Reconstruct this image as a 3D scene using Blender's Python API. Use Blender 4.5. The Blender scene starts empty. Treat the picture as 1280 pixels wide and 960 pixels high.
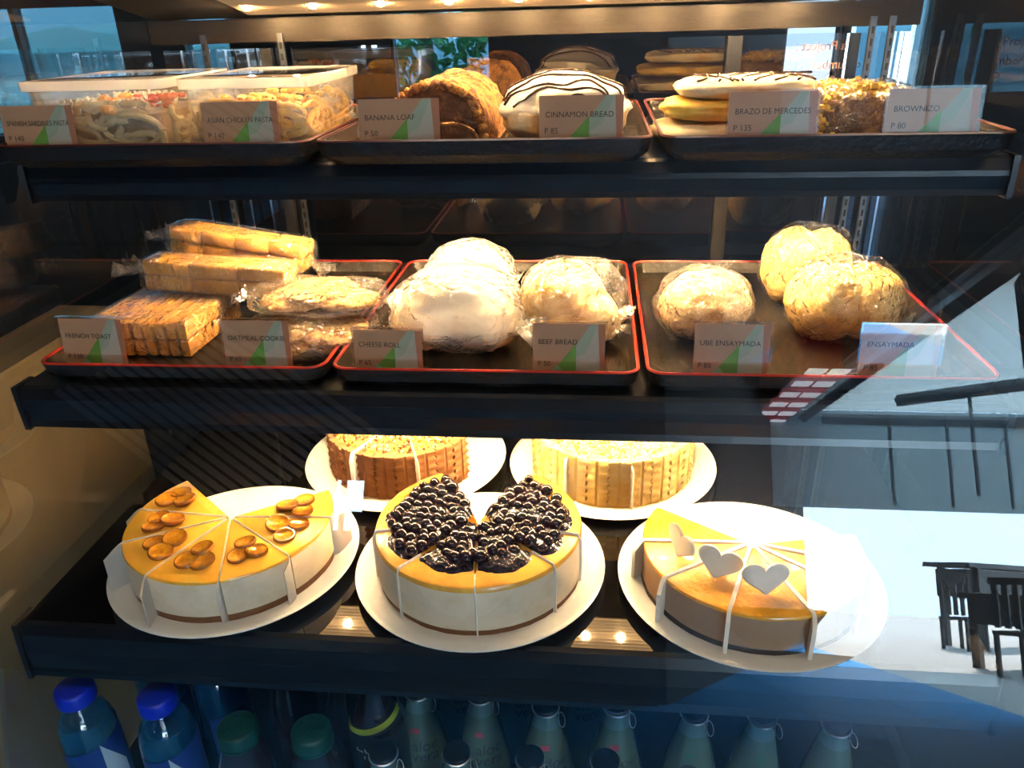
import bpy, math, random
from mathutils import Vector, Matrix, noise

# ------------------------------------------------------------------ camera
S = bpy.context.scene
COL = S.collection
PI = math.pi
rad = math.radians
random.seed(7)

cam_d = bpy.data.cameras.new('camera')
cam_d.sensor_width = 36.0
cam_d.lens = 980.0 / 1280.0 * 36.0
cam_d.clip_start = 0.02
cam = bpy.data.objects.new('camera', cam_d)
COL.objects.link(cam)
yaw, pitch, roll = rad(6.375), rad(25.45), rad(-1.735)
fw = Vector((-math.sin(yaw) * math.cos(pitch), math.cos(yaw) * math.cos(pitch), -math.sin(pitch)))
rt = Vector((math.cos(yaw), math.sin(yaw), 0))
up = rt.cross(fw)
r2 = rt * math.cos(roll) + up * math.sin(roll)
u2 = -rt * math.sin(roll) + up * math.cos(roll)
mw = Matrix(((r2.x, u2.x, -fw.x), (r2.y, u2.y, -fw.y), (r2.z, u2.z, -fw.z))).to_4x4()
mw.translation = Vector((0.113, -0.738, 1.39))
cam.matrix_world = mw
S.camera = cam

# ------------------------------------------------------------------ sky and exposure
W = bpy.data.worlds.new('sky')
S.world = W
W.use_nodes = True
bg = W.node_tree.nodes['Background']
bg.inputs[0].default_value = (0.54, 0.79, 1.0, 1)
bg.inputs[1].default_value = 20.0
sun_d = bpy.data.lights.new('sun', 'SUN')
sun_d.energy = 50.0
sun_d.angle = 0.02
sun_d.color = (1.0, 0.96, 0.9)
sun = bpy.data.objects.new('sun', sun_d)
COL.objects.link(sun)
sun.rotation_euler = (math.radians(35), math.radians(12), 0)
S.view_settings.view_transform = 'Standard'
S.view_settings.look = 'None'
S.view_settings.gamma = 1
S.view_settings.use_curve_mapping = False
S.view_settings.exposure = 0.0
S.cycles.max_bounces = 10
S.cycles.diffuse_bounces = 3
S.cycles.glossy_bounces = 5
S.cycles.transmission_bounces = 6
S.cycles.transparent_max_bounces = 40
S.cycles.caustics_reflective = False
S.cycles.caustics_refractive = False
S.cycles.sample_clamp_indirect = 6.0
def area(name, loc, size, power, color, rot=(0, 0, 0)):
    d = bpy.data.lights.new(name, 'AREA')
    d.shape = 'RECTANGLE'
    d.size, d.size_y = size
    d.energy = power
    d.color = color
    o = bpy.data.objects.new(name, d)
    COL.objects.link(o)
    o.location = loc
    o.rotation_euler = rot
    return o


# added unseen fill lights overhead, brightening tags and goods from the front
area('added_fill_light', (-0.3, -1.55, 3.38), (1.2, 0.5), 20, (1.0, 0.86, 0.68))
area('added_fill_light', (1.6, -1.55, 3.38), (1.2, 0.5), 20, (1.0, 0.86, 0.68))
LED_COLOR = (1.0, 0.64, 0.30)
LED_TOP, LED_ROOF, LED_MID, LED_LOW = 2600.0, 900.0, 2400.0, 1900.0


# ------------------------------------------------------------------ materials
def nt(name):
    m = bpy.data.materials.new(name)
    m.use_nodes = True
    t = m.node_tree
    return m, t, t.nodes['Principled BSDF'], t.nodes['Material Output']


def setp(b, **k):
    names = dict(color='Base Color', rough='Roughness', metal='Metallic', ior='IOR', spec='Specular IOR Level',
                 trans='Transmission Weight', coat='Coat Weight', coatr='Coat Roughness', alpha='Alpha',
                 sss='Subsurface Weight', emit='Emission Strength', emitc='Emission Color')
    for a, v in k.items():
        s = b.inputs[names[a]]
        if a in ('color', 'emitc'):
            v = tuple(v) + (1,)
        s.default_value = v


def noise_node(t, scale, detail=4, rough=0.6, dist=0.0, stretch=None):
    tc = t.nodes.new('ShaderNodeTexCoord')
    n = t.nodes.new('ShaderNodeTexNoise')
    n.inputs['Scale'].default_value = scale
    n.inputs['Detail'].default_value = detail
    n.inputs['Roughness'].default_value = rough
    n.inputs['Distortion'].default_value = dist
    if stretch:
        mp = t.nodes.new('ShaderNodeMapping')
        mp.inputs['Scale'].default_value = stretch
        t.links.new(tc.outputs['Object'], mp.inputs['Vector'])
        t.links.new(mp.outputs['Vector'], n.inputs['Vector'])
    else:
        t.links.new(tc.outputs['Object'], n.inputs['Vector'])
    return n


def add_bump(t, b, n, strength, dist):
    bp = t.nodes.new('ShaderNodeBump')
    bp.inputs['Strength'].default_value = strength
    bp.inputs['Distance'].default_value = dist
    t.links.new(n.outputs[0], bp.inputs['Height'])
    t.links.new(bp.outputs['Normal'], b.inputs['Normal'])
    return bp


def mat(name, color, rough=0.5, bump=None, var=None, **k):
    """var = (second colour, scale, low, high); bump = (scale, strength, distance)"""
    m, t, b, o = nt(name)
    setp(b, color=color, rough=rough, **k)
    if var:
        c2, sc, lo, hi = var[:4]
        n = noise_node(t, sc, stretch=var[4] if len(var) > 4 else None)
        r = t.nodes.new('ShaderNodeValToRGB')
        r.color_ramp.elements[0].position = lo
        r.color_ramp.elements[1].position = hi
        r.color_ramp.elements[0].color = tuple(color) + (1,)
        r.color_ramp.elements[1].color = tuple(c2) + (1,)
        t.links.new(n.outputs[0], r.inputs[0])
        t.links.new(r.outputs[0], b.inputs['Base Color'])
    if bump:
        n = noise_node(t, bump[0], stretch=bump[3] if len(bump) > 3 else None)
        add_bump(t, b, n, bump[1], bump[2])
    return m


def clear(name, tint=(1, 1, 1), ior=1.5, rough=0.0, gloss=(1, 1, 1), haze=0.0, hazec=(1, 1, 1), bump=None, base=0.0, boost=1.8):
    """a see-through sheet: transparent + Fresnel gloss (+ some milky haze)"""
    m = bpy.data.materials.new(name)
    m.use_nodes = True
    t = m.node_tree
    t.nodes.remove(t.nodes['Principled BSDF'])
    o = t.nodes['Material Output']
    tr = t.nodes.new('ShaderNodeBsdfTransparent')
    tr.inputs[0].default_value = tuple(tint) + (1,)
    gl = t.nodes.new('ShaderNodeBsdfGlossy')
    gl.inputs['Color'].default_value = tuple(gloss) + (1,)
    gl.inputs['Roughness'].default_value = rough
    fr = t.nodes.new('ShaderNodeFresnel')
    fr.inputs['IOR'].default_value = ior
    src = tr
    if haze > 0:
        df = t.nodes.new('ShaderNodeBsdfDiffuse')
        df.inputs[0].default_value = tuple(hazec) + (1,)
        tl = t.nodes.new('ShaderNodeBsdfTranslucent')
        tl.inputs[0].default_value = tuple(hazec) + (1,)
        ad = t.nodes.new('ShaderNodeMixShader')
        ad.inputs[0].default_value = 0.5
        t.links.new(df.outputs[0], ad.inputs[1])
        t.links.new(tl.outputs[0], ad.inputs[2])
        mx = t.nodes.new('ShaderNodeMixShader')
        mx.inputs[0].default_value = haze
        t.links.new(tr.outputs[0], mx.inputs[1])
        t.links.new(ad.outputs[0], mx.inputs[2])
        src = mx
    mx2 = t.nodes.new('ShaderNodeMixShader')
    ma = t.nodes.new('ShaderNodeMath')
    ma.operation = 'MULTIPLY_ADD'
    ma.use_clamp = True
    ma.inputs[1].default_value = boost
    ma.inputs[2].default_value = base
    ge = t.nodes.new('ShaderNodeNewGeometry')
    fo = t.nodes.new('ShaderNodeMath')          # both faces of the sheet counted at its front face
    fo.operation = 'SUBTRACT'
    fo.inputs[0].default_value = 1.0
    t.links.new(ge.outputs['Backfacing'], fo.inputs[1])
    ml = t.nodes.new('ShaderNodeMath')
    ml.operation = 'MULTIPLY'
    t.links.new(fr.outputs[0], ml.inputs[0])
    t.links.new(fo.outputs[0], ml.inputs[1])
    t.links.new(ml.outputs[0], ma.inputs[0])
    t.links.new(ma.outputs[0], mx2.inputs[0])
    t.links.new(src.outputs[0], mx2.inputs[1])
    t.links.new(gl.outputs[0], mx2.inputs[2])
    t.links.new(mx2.outputs[0], o.inputs[0])
    if bump:
        n = noise_node(t, bump[0], detail=3, dist=bump[3] if len(bump) > 3 else 0)
        bp = t.nodes.new('ShaderNodeBump')
        bp.inputs['Strength'].default_value = bump[1]
        bp.inputs['Distance'].default_value = bump[2]
        t.links.new(n.outputs[0], bp.inputs['Height'])
        t.links.new(bp.outputs['Normal'], gl.inputs['Normal'])
        t.links.new(bp.outputs['Normal'], fr.inputs['Normal'])
    return m


def emitter(name, color, strength):
    m, t, b, o = nt(name)
    setp(b, color=(0, 0, 0), emitc=color, emit=strength)
    return m


M = {}
M['glass'] = clear('case_glass', ior=1.52)
M['rear_glass'] = clear('rear_glass', tint=(0.9, 0.92, 0.95), ior=1.95)
M['side_glass'] = clear('side_glass', tint=(0.93, 0.95, 0.95), ior=1.75)
M['tint_glass'] = clear('tinted_window_glass', tint=(0.11, 0.17, 0.195), ior=1.5)
M['tint_glass_dark'] = clear('dark_tinted_glass', tint=(0.02, 0.03, 0.035), ior=1.5)
M['clerestory'] = clear('frosted_upper_glass', tint=(0.19, 0.20, 0.20), ior=1.5)
M['acrylic'] = clear('clear_acrylic', tint=(0.97, 0.96, 0.95), ior=1.49)
M['film'] = clear('crinkled_plastic_film', tint=(0.985, 0.98, 0.97), ior=1.4, rough=0.06, haze=0.07, bump=(50, 1.0, 0.014, 1.5), base=0.03, boost=1.8)
M['film_soft'] = clear('milky_plastic_film', tint=(0.98, 0.97, 0.96), ior=1.4, rough=0.12, haze=0.30, bump=(38, 1.0, 0.014, 1.5), base=0.02, boost=1.6)
M['tub'] = clear('clear_tub_plastic', tint=(0.97, 0.97, 0.96), ior=1.45, rough=0.06, haze=0.10, base=0.0)
M['tub_lid'] = clear('frosted_lid_plastic', tint=(0.95, 0.94, 0.93), ior=1.45, rough=0.15, haze=0.45)
M['paper'] = mat('parchment_divider', (0.86, 0.80, 0.70), 0.55)
M['paper_clear'] = clear('waxed_divider_paper', tint=(1, 0.98, 0.95), ior=1.4, rough=0.3, haze=0.68, hazec=(0.95, 0.92, 0.87))
M['black'] = mat('satin_black_shelf', (0.006, 0.007, 0.010), 0.30, bump=(300, 0.05, 0.001))
M['board'] = mat('gloss_black_board', (0.006, 0.006, 0.007), 0.035, spec=0.7, coat=0.4, coatr=0.02)
M['steel'] = mat('brushed_steel', (0.62, 0.55, 0.46), 0.33, metal=1.0, bump=(60, 0.25, 0.002, (0.6, 14, 14)))
M['chrome'] = mat('bright_chrome', (0.75, 0.76, 0.78), 0.15, metal=1.0)
M['upright'] = mat('zinc_upright', (0.12, 0.125, 0.135), 0.4, metal=0.9)
M['rib_top'] = mat('ribbed_roof_channel', (0.45, 0.33, 0.2), 0.35, metal=0.9, emit=0.28, emitc=(1.0, 0.62, 0.3))
M['header'] = mat('dark_brushed_header', (0.022, 0.016, 0.011), 0.38, metal=0.5, bump=(60, 0.25, 0.002, (0.6, 14, 14)))
M['slot'] = mat('slot_dark', (0.01, 0.01, 0.01), 0.7)
M['frame'] = mat('black_frame', (0.013, 0.013, 0.015), 0.4)
M['tray'] = mat('black_lacquer_tray', (0.018, 0.014, 0.011), 0.27, bump=(150, 0.55, 0.003, (1, 0.12, 1)))
M['tray_rim'] = mat('red_lacquer_rim', (0.55, 0.025, 0.012), 0.28, coat=0.4)
M['led'] = emitter('led_lamp', LED_COLOR, 1.0)
M['rib'] = mat('ribbed_led_diffuser', (0.62, 0.52, 0.38), 0.4, emit=2.0, emitc=(1.0, 0.62, 0.28))
M['plate'] = mat('white_melamine', (0.84, 0.83, 0.80), 0.22, coat=0.3)


# ------------------------------------------------------------------ mesh builder
class MB:
    def __init__(s):
        s.v, s.f, s.m = [], [], []

    def add(s, vs, fs, mi=0):
        o = len(s.v)
        s.v += [tuple(p) for p in vs]
        s.f += [tuple(i + o for i in q) for q in fs]
        s.m += [mi] * len(fs)

    def box(s, c, d, mi=0, rot=None):
        x, y, z = d[0] / 2, d[1] / 2, d[2] / 2
        vs = [Vector(p) for p in ((-x, -y, -z), (x, -y, -z), (x, y, -z), (-x, y, -z), (-x, -y, z), (x, -y, z), (x, y, z), (-x, y, z))]
        if rot is not None:
            vs = [rot @ p for p in vs]
        s.add([p + Vector(c) for p in vs],
              [(0, 3, 2, 1), (4, 5, 6, 7), (0, 1, 5, 4), (1, 2, 6, 5), (2, 3, 7, 6), (3, 0, 4, 7)], mi)

    def loft(s, rings, mi=0, close=True, cap0=True, cap1=True):
        n = len(rings[0])
        vs = [p for r in rings for p in r]
        fs = []
        for k in range(len(rings) - 1):
            for i in range(n if close else n - 1):
                j = (i + 1) % n
                fs.append((k * n + i, k * n + j, (k + 1) * n + j, (k + 1) * n + i))
        if cap0:
            fs.append(tuple(range(n - 1, -1, -1)))
        if cap1:
            fs.append(tuple((len(rings) - 1) * n + i for i in range(n)))
        s.add(vs, fs, mi)

    def lathe(s, prof, n=32, c=(0, 0, 0), mi=0, cap0=True, cap1=True):
        rings = [[(c[0] + r * math.cos(2 * PI * i / n), c[1] + r * math.sin(2 * PI * i / n), c[2] + z) for i in range(n)] for r, z in prof]
        s.loft(rings, mi, True, cap0, cap1)

    def tube(s, pts, r, n=6, mi=0, closed=False):
        pts = [Vector(p) for p in pts]
        rings = []
        N = len(pts)
        for i, p in enumerate(pts):
            a = pts[(i - 1) % N] if (closed or i > 0) else p
            b = pts[(i + 1) % N] if (closed or i < N - 1) else p
            d = (b - a).normalized()
            q = Vector((0, 0, 1)) if abs(d.z) < 0.9 else Vector((1, 0, 0))
            u = d.cross(q).normalized()
            w = u.cross(d)
            rr = r(i / (N - 1)) if callable(r) else r
            rings.append([p + (u * math.cos(2 * PI * k / n) + w * math.sin(2 * PI * k / n)) * rr for k in range(n)])
        if closed:
            rings.append(rings[0])
        s.loft(rings, mi, True, not closed, not closed)

    def blob(s, c, r, nu=28, nv=18, fn=None, mi=0, flat=None):
        """ellipsoid; fn(dir)->radius factor; flat = lowest local z"""
        c = Vector(c)
        vs = []
        for j in range(nv + 1):
            ph = -PI / 2 + PI * j / nv
            for i in range(nu):
                th = 2 * PI * i / nu
                d = Vector((math.cos(ph) * math.cos(th), math.cos(ph) * math.sin(th), math.sin(ph)))
                k = fn(d) if fn else 1.0
                p = Vector((d.x * r[0] * k, d.y * r[1] * k, d.z * r[2] * k))
                if flat is not None and p.z < flat:
                    p.z = flat + (p.z - flat) * 0.03
                vs.append(c + p)
        fs = []
        for j in range(nv):
            for i in range(nu):
                k = (i + 1) % nu
                fs.append((j * nu + i, j * nu + k, (j + 1) * nu + k, (j + 1) * nu + i))
        s.add(vs, fs, mi)

    def rot_z(s, a):
        ca, sa = math.cos(a), math.sin(a)
        s.v = [(x * ca - y * sa, x * sa + y * ca, z) for x, y, z in s.v]
        return s

    def xform(s, mtx):
        s.v = [tuple(mtx @ Vector(p)) for p in s.v]
        return s

    def mesh(s, name, mats, smooth=False):
        me = bpy.data.meshes.new(name)
        me.from_pydata(s.v, [], s.f)
        for m in (mats if isinstance(mats, (list, tuple)) else [mats]):
            me.materials.append(M[m] if isinstance(m, str) else m)
        me.polygons.foreach_set('material_index', s.m)
        me.update()
        if smooth:
            me.polygons.foreach_set('use_smooth', [True] * len(me.polygons))
            if smooth != 'all':
                try:
                    me.set_sharp_from_angle(angle=rad(smooth if smooth is not True else 40))
                except Exception:
                    pass
        return me

    def build(s, name, mats, parent=None, smooth=False, loc=None):
        o = bpy.data.objects.new(name, s.mesh(name, mats, smooth))
        COL.objects.link(o)
        if parent is not None:
            o.parent = parent
        if loc is not None:
            o.location = loc
        return o


def inst(name, me, parent=None, loc=(0, 0, 0), rot=(0, 0, 0), scale=None):
    o = bpy.data.objects.new(name, me)
    COL.objects.link(o)
    o.parent = parent
    o.location = loc
    o.rotation_euler = rot
    if scale:
        o.scale = scale
    return o


def tag(o, label, cat, group=None):
    o['label'] = label
    o['category'] = cat
    if group:
        o['group'] = group
    return o


def thing(name, label, cat, loc=(0, 0, 0), rz=0.0, group=None):
    o = bpy.data.objects.new(name, None)
    o.empty_display_size = 0.02
    COL.objects.link(o)
    o.location = loc
    o.rotation_euler = (0, 0, rz)
    return tag(o, label, cat, group)


def struct(o):
    o['kind'] = 'structure'
    return o


def stuff(o):
    o['kind'] = 'stuff'
    return o


def rrect(w, d, r, n=5):
    pts = []
    for cx, cy, a0 in ((w / 2 - r, d / 2 - r, 0), (-w / 2 + r, d / 2 - r, 90), (-w / 2 + r, -d / 2 + r, 180), (w / 2 - r, -d / 2 + r, 270)):
        for i in range(n + 1):
            a = rad(a0 + 90 * i / n)
            pts.append((cx + r * math.cos(a), cy + r * math.sin(a)))
    return pts


def text_mesh(s, size, depth=0.0, align='LEFT', mirror=False, spacing=1.0):
    c = bpy.data.curves.new('lettering', 'FONT')
    c.body = s
    c.size = size
    c.extrude = depth
    c.align_x = align
    c.space_character = spacing
    c.resolution_u = 3
    o = bpy.data.objects.new('lettering', c)
    COL.objects.link(o)
    dg = bpy.context.evaluated_depsgraph_get()
    me = bpy.data.meshes.new_from_object(o.evaluated_get(dg))
    bpy.data.objects.remove(o)
    bpy.data.curves.remove(c)
    if mirror:
        for v in me.vertices:
            v.co.x = -v.co.x
    return me


def fbm(p, sc, seed=0.0):
    q = Vector(p) * sc + Vector((seed * 3.1, seed * 1.7, seed * 5.3))
    return noise.noise(q) + 0.5 * noise.noise(q * 2.1) + 0.25 * noise.noise(q * 4.3)


# ------------------------------------------------------------------ room shell
M['floor_tile'] = mat('daylight_blue_floor_tile', (0.07, 0.40, 0.86), 0.45, spec=0.06, var=((0.06, 0.34, 0.76), 6, 0.4, 0.6))  # tile colour carries the blue of the daylight falling on it
M['grout'] = mat('floor_grout', (0.05, 0.055, 0.06), 0.7)
M['dark_wall'] = mat('charcoal_wall', (0.020, 0.021, 0.024), 0.6, bump=(40, 0.1, 0.003))
M['tan_wall'] = mat('tan_wall', (0.36, 0.25, 0.13), 0.6, var=((0.30, 0.2, 0.1), 5, 0.35, 0.65, (1, 1, 0.15)))
M['grey_ceiling'] = mat('dark_ceiling', (0.06, 0.06, 0.062), 0.8)
M['paving'] = mat('pale_paving', (0.78, 0.78, 0.76), 0.6, var=((0.7, 0.7, 0.69), 3, 0.4, 0.6))
M['red_paint'] = mat('red_beam_paint', (0.65, 0.012, 0.03), 0.45)
M['white_panel'] = mat('white_sign_panel', (0.85, 0.85, 0.85), 0.5)
M['lit_panel'] = emitter('lit_white_panel', (0.85, 0.9, 1.0), 5.0)
M['mullion'] = mat('window_mullion', (0.03, 0.035, 0.04), 0.4)

f = MB()
f.box((-0.9, -5.2, -0.03), (8.2, 16.2, 0.06))
floor = struct(f.build('floor', 'grout'))
tm = MB()
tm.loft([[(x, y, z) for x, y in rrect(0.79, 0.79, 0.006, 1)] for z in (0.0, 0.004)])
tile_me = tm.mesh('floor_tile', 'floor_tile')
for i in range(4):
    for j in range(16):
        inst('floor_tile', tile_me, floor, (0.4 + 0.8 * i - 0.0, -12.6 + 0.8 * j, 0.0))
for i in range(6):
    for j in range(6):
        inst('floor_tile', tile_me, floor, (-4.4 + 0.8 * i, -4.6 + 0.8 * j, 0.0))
c = MB()
c.box((-0.9, -5.2, 3.46), (8.2, 16.2, 0.12))
struct(c.build('ceiling', 'grey_ceiling'))
g = MB()
g.box((13.2, -10, -0.05), (20, 30, 0.1))
struct(g.build('ground', 'paving'))
g = MB()
g.box((-0.9, -19.2, -0.05), (8.2, 11.6, 0.1))
struct(g.build('ground_beyond', 'paving'))


def wall(name, a, b, z0, z1, th, m):
    a, b = Vector(a + (0,)), Vector(b + (0,))
    d = (b - a)
    L = d.length
    w = MB()
    w.box((L / 2, 0, (z0 + z1) / 2), (L, th, z1 - z0))
    w.rot_z(math.atan2(d.y, d.x))
    w.v = [(x + a.x, y + a.y, z) for x, y, z in w.v]
    return struct(w.build(name, m))


wall('wall_back', (-5.0, -5.05), (-1.80, -5.05), 0, 3.4, 0.1, 'dark_wall')
wall('wall_back_near', (-1.56, -5.05), (0.6, -5.05), 0, 3.4, 0.1, 'dark_wall')
wall('wall_back_sill', (-1.80, -5.05), (-1.56, -5.05), 0, 1.10, 0.1, 'dark_wall')
wall('wall_back_head', (-1.80, -5.05), (-1.56, -5.05), 1.48, 3.4, 0.1, 'dark_wall')
M['teal'] = mat('teal_shutter', (0.03, 0.18, 0.16), 0.5)
wn = struct(bpy.data.objects.new('window_7', None))
COL.objects.link(wn)
p = MB()
p.box((-1.68, -5.05, 1.29), (0.24, 0.01, 0.38))
p.build('pane', 'glass', wn)
p = MB()
p.box((-1.60, -5.02, 1.17), (0.09, 0.02, 0.14))
p.build('shutter', 'teal', wn)
t = bpy.data.objects.new('louvre_screen', None)
COL.objects.link(t)
t.location = (-2.75, -4.93, 1.95)
t['label'] = 'grey louvre screen with slanting slats, mirrored on the wall side of the front pane'
t['category'] = 'screen'
M['slat'] = mat('grey_louvre_slat', (0.62, 0.60, 0.56), 0.5)
for k in range(17):
    p = MB()
    p.box((0, 0, 0), (1.7, 0.012, 0.045), 0, Matrix.Rotation(rad(32), 3, 'Y'))
    p.build('slat', 'slat', t, loc=((-0.62 + 0.078 * k), 0.01 * 0, -0.30 + 0.036 * k))
for x_ in (-1.05, 1.05):
    p = MB()
    p.box((x_, -0.03, 0), (0.04, 0.03, 1.9))
    p.build('frame', 'mullion', t)
M['black_wall'] = mat('matt_black_wall', (0.004, 0.004, 0.005), 0.9)
wall('wall_recess', (0.62, -5.1), (3.5, -12.4), 0, 3.4, 0.1, 'black_wall')
wall('wall_side', (-5.05, -5.0), (-5.05, 2.9), 0, 3.4, 0.1, 'dark_wall')
wall('wall_right', (3.25, -5.0), (3.25, 2.9), 0, 3.4, 0.12, 'dark_wall')
wall('wall_left', (-0.80, -0.10), (-0.80, 0.52), 0, 0.93, 0.1, 'tan_wall')

# open canopied terrace to the right of the photographer
m_, t_, b_, o_ = nt('pale_canopy_fabric')
tl_ = t_.nodes.new('ShaderNodeBsdfTranslucent')
tl_.inputs[0].default_value = (0.16, 0.215, 0.24, 1)
df_ = t_.nodes.new('ShaderNodeBsdfDiffuse')
df_.inputs[0].default_value = (0.25, 0.27, 0.28, 1)
ad_ = t_.nodes.new('ShaderNodeAddShader')
t_.links.new(tl_.outputs[0], ad_.inputs[0])
t_.links.new(df_.outputs[0], ad_.inputs[1])
t_.links.new(ad_.outputs[0], o_.inputs[0])
M['canopy'] = m_
M['valance'] = mat('grey_blue_valance', (0.42, 0.50, 0.56), 0.7)
M['canopy_beam'] = mat('grey_canopy_beam', (0.05, 0.06, 0.07), 0.6)
cp = MB()
cp.add([(2.65, 3.4, 3.06), (12.8, 3.4, 3.06), (12.8, -9.6, 3.06), (2.65, -9.6, 3.06)], [(0, 1, 2, 3)])
can = struct(cp.build('ceiling_terrace', 'canopy'))
p = MB()
p.box((7.62, -9.65, 2.43), (10.34, 0.08, 1.26))
p.build('valance', 'canopy', can)
for a_, b_ in (((3.6, -8.4), (6.6, -5.6)), ((3.1, -9.55), (11.5, -9.55)), ((2.85, -9.5), (2.85, 3.2))):
    p = MB()
    p.tube([(a_[0], a_[1], 2.93), (b_[0], b_[1], 2.93)], 0.07, 4)
    p.build('beam', 'canopy_beam', can)
for x_, y_ in ((3.9, -9.5), (4.6, -9.5), (5.3, -9.5), (4.3, -8.2), (5.2, -7.4)):
    p = MB()
    p.box((x_, y_, 2.42), (0.03, 0.03, 1.15))
    p.build('hanging_rod', 'canopy_beam', can)
p = MB()
p.box((2.72, -4.9, 3.25), (0.1, 16.4, 0.5))
struct(p.build('trim_2', 'canopy_beam'))
sb = MB()
sb.box((2.42, -10.0, 3.15), (0.45, 5.6, 0.5))
so = struct(sb.build('trim_1', 'red_paint'))
for k in range(10):
    for dx in (-0.1, 0.12):
        p = MB()
        p.box((2.42 + dx, -7.0 - k * 0.52, 2.892), (0.18, 0.2, 0.012))
        p.build('lamp_panel', 'lit_panel', so)

# rear room behind the case
rw = MB()
for (x0, x1, z0, z1) in ((-5, -2.6, 0, 3.4), (-2.6, 3.2, 1.45, 3.4), (-2.6, 3.2, 0, 0.98), (-1.72, -1.48, 0.98, 1.45), (-1.28, -0.66, 0.98, 1.45),
                         (-0.28, 0.78, 0.98, 1.45), (0.98, 1.0, 0.98, 1.45), (1.28, 3.2, 0.98, 1.45)):
    rw.box(((x0 + x1) / 2, 2.45, (z0 + z1) / 2), (x1 - x0, 0.1, z1 - z0))
struct(rw.build('wall_rear', 'dark_wall'))
for n, (x0, x1, gm) in enumerate(((-2.6, -1.72, 'tint_glass'), (-1.48, -1.28, 'tint_glass'), (-0.66, -0.28, 'tint_glass'), (0.78, 0.98, 'tint_glass_dark'), (1.0, 1.28, 'tint_glass'))):
    wn = struct(bpy.data.objects.new('window_%d' % (n + 2), None))
    COL.objects.link(wn)
    p = MB()
    p.box(((x0 + x1) / 2, 2.45, 1.215), (x1 - x0, 0.012, 0.47))
    p.build('pane', gm, wn)
    for x in ((x0, x1) if n else (x0, -2.15, x1)):
        p = MB()
        p.box((x, 2.44, 1.215), (0.02, 0.05, 0.47))
        p.build('frame', 'mullion', wn)
g = MB()
g.box((0, 8.5, -0.05), (26, 11.9, 0.1))
struct(g.build('ground_rear', 'paving'))

# ------------------------------------------------------------------ things outdoors
M['dark_wood'] = mat('dark_stained_bench', (0.02, 0.022, 0.026), 0.5)
M['kiosk'] = mat('pale_kiosk_panel', (0.55, 0.66, 0.68), 0.5)
M['kiosk_side'] = mat('pale_teal_kiosk_roof', (0.40, 0.62, 0.64), 0.5)
M['leaf'] = mat('tree_leaf', (0.03, 0.13, 0.035), 0.6, var=((0.08, 0.26, 0.06), 20, 0.4, 0.6))
M['bark'] = mat('tree_bark', (0.06, 0.04, 0.03), 0.8)

for (x, y, w, tz, lab) in ((7.3, -13.4, 4.2, 1.22, 'long tall dark outdoor counter on the bright terrace, farther off'),
                       (5.3, -9.3, 1.7, 0.79, 'low dark outdoor table on the bright terrace, closer of two')):
    t = thing('outdoor_table', lab, 'table', (x, y, 0), rad(-35), 'tables on the bright terrace')
    b = MB()
    b.box((0, 0, tz), (w, 0.75, 0.07))
    b.build('tabletop', 'dark_wood', t)
    b = MB()
    b.box((0, 0, tz * 0.78), (w * 0.94, 0.5, tz * 0.34))
    b.build('apron', 'dark_wood', t)
    for sx in (-1, 1):
        for sy in (-1, 1):
            b = MB()
            b.box((sx * w * 0.42, sy * 0.28, tz * 0.485), (0.09, 0.09, tz * 0.97))
            b.build('leg', 'dark_wood', t)
for (x, y, lab) in ((5.6, -11.8, 'dark outdoor chair on the bright terrace in front of the long table'),
                    (6.5, -10.6, 'dark outdoor chair on the bright terrace standing between both tables'),
                    (4.6, -8.1, 'dark outdoor chair on the bright terrace at the closer table')):
    t = thing('outdoor_chair', lab, 'chair', (x, y, 0), rad(60), 'chairs on the bright terrace')
    b = MB()
    b.box((0, 0, 0.44), (0.45, 0.45, 0.04))
    b.build('seat', 'dark_wood', t)
    for k in range(4):
        b = MB()
        b.box((-0.165 + 0.11 * k, 0.21, 0.72), (0.06, 0.025, 0.46))
        b.build('back_slat', 'dark_wood', t)
    b = MB()
    b.box((0, 0.21, 0.96), (0.45, 0.03, 0.07))
    b.build('back_rail', 'dark_wood', t)
    for sx in (-1, 1):
        for sy in (-1, 1):
            b = MB()
            b.box((sx * 0.2, sy * 0.2, 0.21), (0.04, 0.04, 0.42))
            b.build('leg', 'dark_wood', t)
# gabled kiosk outdoors behind the rear windows
t = thing('garden_kiosk', 'pale gable-roofed kiosk seen small through the rear shop window', 'kiosk', (-4.66, 7.5, 0))
t.scale = (1.67, 1.67, 1.0)
b = MB()
b.box((0, 0, 0.58), (1.3, 1.0, 1.16))
b.build('body', 'kiosk', t)
b = MB()
b.loft([[(-0.75, y, 1.16), (0.75, y, 1.16), (0.75, y, 1.19), (0, y, 1.37), (-0.75, y, 1.19)] for y in (-0.6, 0.6)])
b.build('roof', 'kiosk_side', t)
for k in range(5):
    b = MB()
    b.box((-0.5 + 0.25 * k, -0.52, 0.95), (0.03, 0.03, 0.36))
    b.build('post', 'white_panel', t)


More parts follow.
